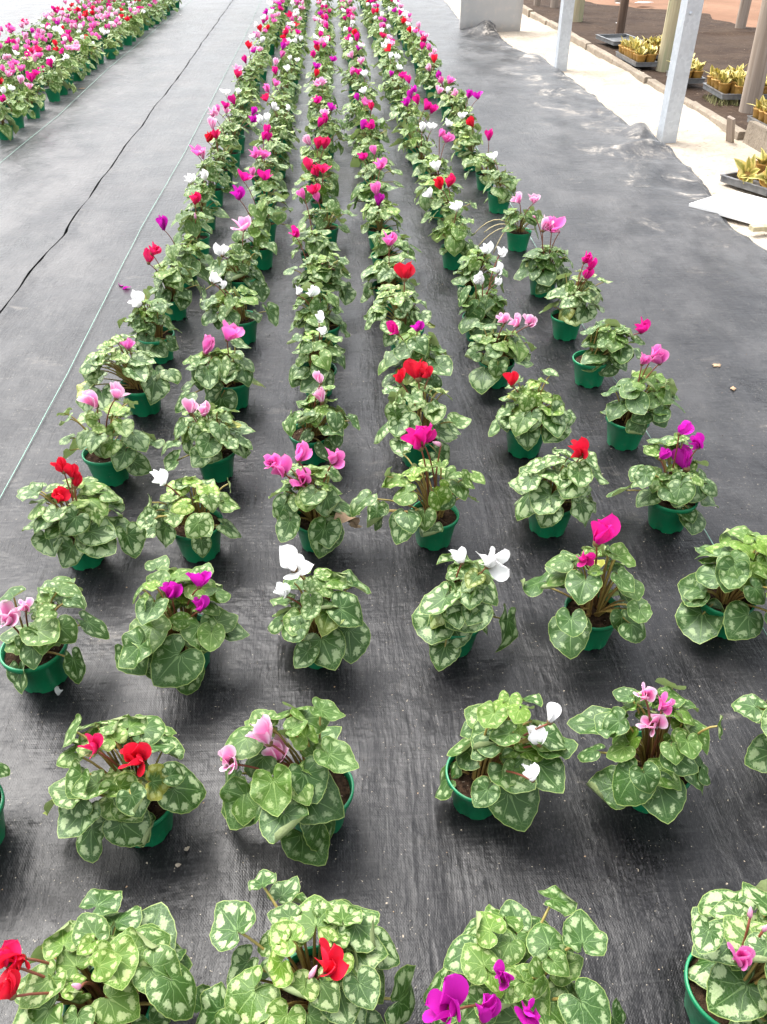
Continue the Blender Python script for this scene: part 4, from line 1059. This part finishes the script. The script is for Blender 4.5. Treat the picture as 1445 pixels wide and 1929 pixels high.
('E',5,0.525,2.508,(-0.056,0.14,0.224,0.016),[(0.017,-0.001,0.246,'L',0.046),(0.061,-0.003,0.234,'L',0.046),(0.101,-0.006,0.237,'L',0.046)]),
('E',6,0.521,2.868,(-0.097,0.129,0.205,0.06),[(0.056,-0.003,0.341,'W',0.047),(-0.024,0.001,0.241,'W',0.054),(0.004,-0.0,0.235,'W',0.045),(0.057,-0.003,0.275,'W',0.048),(0.049,-0.003,0.23,'W',0.03)]),
('E',7,0.542,3.22,None,[(0.05,-0.003,0.225,'W',0.059)]),
('E',8,0.523,3.615,None,[(0.003,-0.0,0.272,'W',0.086)]),
('E',9,0.555,4.01,None,[(-0.055,0.003,0.259,'R',0.079),(-0.019,0.001,0.271,'P',0.058),(-0.102,0.006,0.215,'W',0.052)]),
('E',10,0.537,4.339,None,[(-0.016,0.001,0.255,'W',0.062)]),
('E',11,0.561,4.729,None,[(0.01,-0.001,0.323,'K',0.038),(0.044,-0.002,0.304,'K',0.071)]),
('E',12,0.52,5.135,None,[(-0.003,0.0,0.269,'W',0.054),(0.051,-0.003,0.274,'W',0.061)]),
('E',13,0.514,5.479,None,[(0.05,-0.003,0.321,'M',0.074),(0.091,-0.005,0.302,'M',0.061)]),
('E',14,0.523,5.897,None,[(-0.032,0.002,0.262,'U',0.054),(0.04,-0.002,0.275,'M',0.068)]),
('E',15,0.533,6.25,None,[(0.023,-0.001,0.28,'U',0.045),(0.016,-0.001,0.243,'U',0.065)]),
('E',16,0.541,6.627,None,[(0.024,-0.001,0.277,'M',0.068)]),
('E',17,0.512,7.008,None,[(0.03,-0.002,0.246,'M',0.071),(-0.058,0.003,0.251,'U',0.04)]),
('E',18,0.523,7.384,None,[(0.012,-0.001,0.246,'W',0.075)]),
('E',19,0.525,7.745,None,[(-0.029,0.002,0.271,'W',0.078),(0.015,-0.001,0.271,'W',0.078)]),
('E',20,0.537,8.106,None,[(-0.018,0.001,0.284,'R',0.076)]),
('E',21,0.527,8.491,None,[(-0.052,0.003,0.252,'W',0.069)]),
('E',22,0.54,8.883,None,[(0.017,-0.001,0.231,'W',0.061)]),
('E',23,0.52,9.215,None,[(0.0,-0.0,0.245,'P',0.098)]),
('E',24,0.56,9.615,None,[]),
('E',25,0.538,10.016,None,[(0.003,-0.0,0.23,'M',0.081)]),
('E',26,0.552,10.339,None,[(0.045,-0.003,0.249,'U',0.07)]),
('E',27,0.54,10.739,None,[(0.04,-0.002,0.264,'W',0.066)]),
('E',28,0.543,11.131,None,[(-0.031,0.002,0.254,'P',0.123)]),
('E',29,0.56,11.492,None,[]),
('E',30,0.529,11.861,None,[]),
('E',31,0.517,12.264,None,[]),
('E',32,0.555,12.606,None,[]),
('E',33,0.555,12.967,None,[]),
('E',34,0.531,13.38,None,[]),
('E',35,0.552,13.73,None,[]),
('E',36,0.514,14.143,None,[]),
('E',37,0.538,14.492,None,[]),
('F',1,0.855,0.93,(-0.143,0.10700000000000001,0.302,0.071),[]),
('F',2,0.844,1.315,(-0.097,0.139,0.271,-0.064),[]),
('F',3,0.854,1.699,(-0.124,0.115,0.3,-0.025),[(-0.024,0.001,0.3,'U',0.043),(0.033,-0.002,0.265,'U',0.048),(-0.057,0.003,0.225,'U',0.03),(0.019,-0.001,0.205,'U',0.065)]),
('F',4,0.855,2.102,(-0.087,0.156,0.262,0.058),[(0.009,-0.001,0.288,'K',0.043),(0.034,-0.002,0.307,'K',0.045),(0.06,-0.003,0.294,'K',0.05)]),
('F',5,0.851,2.497,(-0.054,0.16,0.235,0.042),[(0.147,-0.008,0.21,'M',0.052)]),
('F',6,0.855,2.865,(-0.089,0.161,0.278,0.074),[(0.031,-0.002,0.312,'M',0.05),(0.056,-0.003,0.284,'M',0.045),(0.047,-0.003,0.245,'M',0.045)]),
('F',7,0.856,3.285,None,[(-0.027,0.002,0.293,'L',0.06),(0.009,-0.001,0.293,'K',0.06),(0.043,-0.002,0.276,'b',0.03),(-0.063,0.004,0.329,'b',0.022)]),
('F',8,0.855,3.833,None,[(-0.01,0.001,0.238,'L',0.048),(0.055,-0.003,0.236,'L',0.048)]),
('F',9,0.861,4.411,None,[(-0.043,0.002,0.283,'W',0.056)]),
('F',10,0.855,4.826,None,[(0.003,-0.0,0.287,'M',0.061)]),
('F',11,0.833,5.241,None,[(-0.002,0.0,0.273,'R',0.085)]),
('F',12,0.826,5.595,None,[(-0.012,0.001,0.239,'W',0.076),(-0.103,0.006,0.194,'W',0.077)]),
('F',13,0.874,5.954,None,[(0.028,-0.002,0.298,'U',0.069),(0.091,-0.005,0.291,'U',0.076)]),
('F',14,0.865,6.362,None,[(-0.053,0.003,0.247,'W',0.05),(0.006,-0.0,0.233,'L',0.047)]),
('F',15,0.868,6.691,None,[(-0.058,0.003,0.26,'K',0.053),(-0.01,0.001,0.26,'K',0.061),(-0.08,0.005,0.191,'L',0.053)]),
('F',16,0.885,7.123,None,[(-0.054,0.003,0.221,'U',0.073)]),
('F',17,0.828,7.482,None,[(-0.021,0.001,0.221,'L',0.067),(0.009,-0.0,0.28,'R',0.086)]),
('F',18,0.838,7.865,None,[]),
('F',19,0.882,8.228,None,[(-0.002,0.0,0.27,'K',0.088)]),
('F',20,0.833,8.607,None,[(0.011,-0.001,0.23,'M',0.07)]),
('F',21,0.88,8.957,None,[(-0.009,0.001,0.239,'P',0.101)]),
('F',22,0.862,9.324,None,[(0.019,-0.001,0.31,'L',0.058)]),
('F',23,0.835,9.715,None,[(0.004,-0.0,0.241,'W',0.097)]),
('F',24,0.828,10.102,None,[(-0.044,0.003,0.273,'R',0.081)]),
('F',25,0.848,10.446,None,[(-0.013,0.001,0.292,'W',0.071),(0.014,-0.001,0.242,'L',0.071)]),
('F',26,0.828,10.819,None,[(-0.037,0.002,0.271,'M',0.067)]),
('F',27,0.87,11.224,None,[]),
('F',28,0.833,11.617,None,[(-0.112,0.006,0.229,'W',0.078),(-0.027,0.002,0.223,'U',0.078)]),
('F',29,0.844,11.966,None,[]),
('F',30,0.854,12.351,None,[]),
('F',31,0.847,12.746,None,[]),
('F',32,0.867,13.068,None,[]),
('F',33,0.863,13.449,None,[]),
('F',34,0.88,13.845,None,[]),
('F',35,0.862,14.223,None,[]),
('F',36,0.858,14.581,None,[]),
]

# ------------------------------------------------------------------ the main bed: line, place, position, spread of foliage, flowers (offset, height, colour, size)
count = {}
# markings of plants that stand out: silver share, share of young lime leaves, width of the band
LOOK = {'E3': (1.0, .12, .0), 'D2': (.85, .15, .35), 'C2': (.6, .5, .5), 'D3': (.7, 1.0, .6), 'E4': (.6, 1.0, .3), 'B2': (.5, .8, .8), 'E2': (.45, .5, .9), 'A3': (.75, .6, .2),
        'D4': (.8, .4, .1), 'B1': (.8, .55, .4), 'C1': (.15, .6, .7), 'D1': (.55, .8, .8), 'E1': (.6, .6, 1.0), 'B0': (.9, .7, .5), 'C0': (.9, .75, .3), 'D0': (.45, .6, .6), 'E0': (.95, .5, .2), 'F6': (1.0, .4, .0), 'A5': (1.0, .5, .0), 'F3': (.4, .7, .6)}
far = []
PICK = 'RPMMUKLWWWKLLLKMKWL'
def random_flowers(r_, lo, hi):
    n = r_.randint(lo, hi); k = r_.choice(PICK); out = []
    for i in range(n):
        a = r_.random() * 6.28; q = r_.uniform(.02, .075)
        out.append((q * math.cos(a), q * math.sin(a), r_.uniform(.22, .28), k if r_.random() < .8 else r_.choice(PICK), r_.uniform(.04, .052)))
    return out
for i, (line, row, x, y, fo, fl) in enumerate(PLANTS):
    count[line] = count.get(line, 0) + 1
    if row > 12 and not fl: fl = random_flowers(random.Random(i * 7 + 1), 1, 3)
    if row > 20 and len(fl) < 3: fl = fl + random_flowers(random.Random(i * 11 + 3), 1, 2)
    lod = 0 if row <= 7 else 1 if row <= 20 else 2
    label = 'cyclamen %s, %s from the front, %s' % (flower_words(fl), ordinal(count[line]), COLW[line])
    cyclamen(x, y, fo, fl, lod, label, 'cyclamens lined up on the main bed', 1000 + i * 13, extra={('C', 3): 'withered', ('C', 7): 'brown', ('F', 8): 'stalks'}.get((line, row)), look=LOOK.get(line + str(row)))

# ------------------------------------------------------------------ the crowded bed across the path
BEDX = [-2.27 - 0.235 * k for k in range(5)]
bed = []
for k, bx in enumerate(BEDX):
    j = 0; yy = 5.6 + 0.13 * (k % 2)
    while yy < 16.5:
        x, y = bx + rnd.uniform(-.03, .03), yy + rnd.uniform(-.03, .03); yy += 0.312
        # keep what stands in front of the lens
        d = Vector((x, y, 0.2 - CAM_H)); lx = d.x * math.cos(.0569) - d.y * math.sin(.0569); lf = d.x * math.sin(.0569) + d.y * math.cos(.0569)
        zc = lf * math.cos(.6443) + (-d.z) * math.sin(.6443); yc = lf * math.sin(.6443) + d.z * math.cos(.6443)
        if lx / zc < -0.4661 - .025 or yc / zc > 0.622 + .01: continue
        j += 1; bed.append((zc, k, j, x, y))
bed.sort()
n_ind = 300 - len(PLANTS)
pathw = ['path-side line', 'second line', 'third line', 'fourth line', 'fifth line']
tail = MB(); tail_fl = {}
for q, (zc, k, j, x, y) in enumerate(bed):
    r_ = random.Random(9000 + q)
    fl = random_flowers(r_, 2, 4)
    if r_.random() < .35: fl += random_flowers(r_, 1, 2)
    if q < n_ind:
        cyclamen(x, y, None, fl, 2, 'cyclamen %s, %s in the %s, crowded bed' % (flower_words(fl), ordinal(j), pathw[k]), 'cyclamens crowded on the bed across the path', 5000 + q)
    else:
        far.append((x, y, fl, r_))
# the farthest pots of that bed merge into one mass
if far:
    mb = MB()
    def take(me, mat, mi):
        ua, ub = me.uv_layers['polar'].data, me.uv_layers['flat'].data
        uv = [(0, 0)] * len(me.vertices); uw = [(0, 0)] * len(me.vertices)
        for l in me.loops: uv[l.vertex_index] = tuple(ua[l.index].uv); uw[l.vertex_index] = tuple(ub[l.index].uv)
        for mi_ in sorted({p.material_index for p in me.polygons}):
            pass
        b = len(mb.v)
        mb.v += [tuple(mat @ v.co) for v in me.vertices]; mb.uv += uv; mb.uw += uw
        for p in me.polygons: mb.f.append(tuple(b + i for i in p.vertices)); mb.m.append(mi[p.material_index])
    mats = [M['pot'], M['leaf'], M['stalk']]; cidx = {}
    for c in 'RPMUKLW':
        cidx[c] = len(mats); mats.append(mat_simple('far_petals_' + CNAME[c].replace(' ', '_'), PETAL[c][:3], tuple(min(1, q * 1.1) for q in PETAL[c][:3]), 40, 0.6, 0))
    for x, y, fl, r_ in far:
        T = Matrix.Translation((x, y, 0.0025))
        take(POT_LO, T, [0])
        take(r_.choice(CROWN), T @ Matrix.Rotation(r_.random() * 6, 4, 'Z'), [1, 2])
        for fx, fy, fz, c, s in fl:
            take(FLJ[r_.randrange(6)], T @ Matrix.Translation((fx, fy, fz - .5 * s)) @ Matrix.Scale(s * 0.95, 4), [cidx[c]])
    o = link('far_cyclamens', mb.mesh('far_cyclamens', mats))
    o.color = (.5, .4, 0, 1); tag(o, 'farthest pots of the crowded cyclamen bed merging into one mass', None, None, 'stuff')

# ------------------------------------------------------------------ small things: petals fallen on the mat
def fallen(x, y, code, s, label, rz=0.0):
    mb = MB(); v, f, uv = petal_arrays(*PSTY[1], seed=3); mb.add(v, f, uv)
    o = tag(link('fallen_petal', mb.mesh('fallen_petal', [M['petal']]), None, (x, y, .009)), label, 'petal', 'petals fallen on the mat')
    o.rotation_euler = (-1.35, 0, rz); o.scale = (s, s, s); o.color = PETAL[code]
fallen(-0.925, 3.46, 'U', .04, 'purple fallen petal on the mat by the green string, path side', .6)
fallen(-0.885, 3.45, 'U', .04, 'purple fallen petal on the mat by the green string, pot side', 2.0)
fallen(-0.615, 1.185, 'W', .030, 'white fallen petal at the foot of the second pot by the string', .3)
fallen(-2.02, 13.4, 'W', .09, 'white scrap of petals far along the path', .9)

mb = MB(); r_ = random.Random(77)
for k in range(420):
    x = r_.uniform(-0.95, 1.9); y = 0.55 + 5.5 * r_.random() ** 1.7; s = r_.uniform(.0007, .0019); a = r_.random() * 6.28; z = 0.006 + main_z(x, y) * 0.8
    c, q = math.cos(a) * s, math.sin(a) * s
    mb.add([(x + c * 1.6, y + q * 1.6, z), (x - q, y + c, z + s * .5), (x - c * 1.2, y - q * 1.2, z), (x + q, y - c, z + s * .3), (x, y, z - s)], [(0, 1, 2, 3), (0, 4, 1), (1, 4, 2), (2, 4, 3), (3, 4, 0)], mi=k % 3)
tag(link('debris', mb.mesh('debris', [M['dead'], M['soil'], M['sand']], False)), 'tiny crumbs of soil and dry plant bits strewn on the mat', None, None, 'stuff')
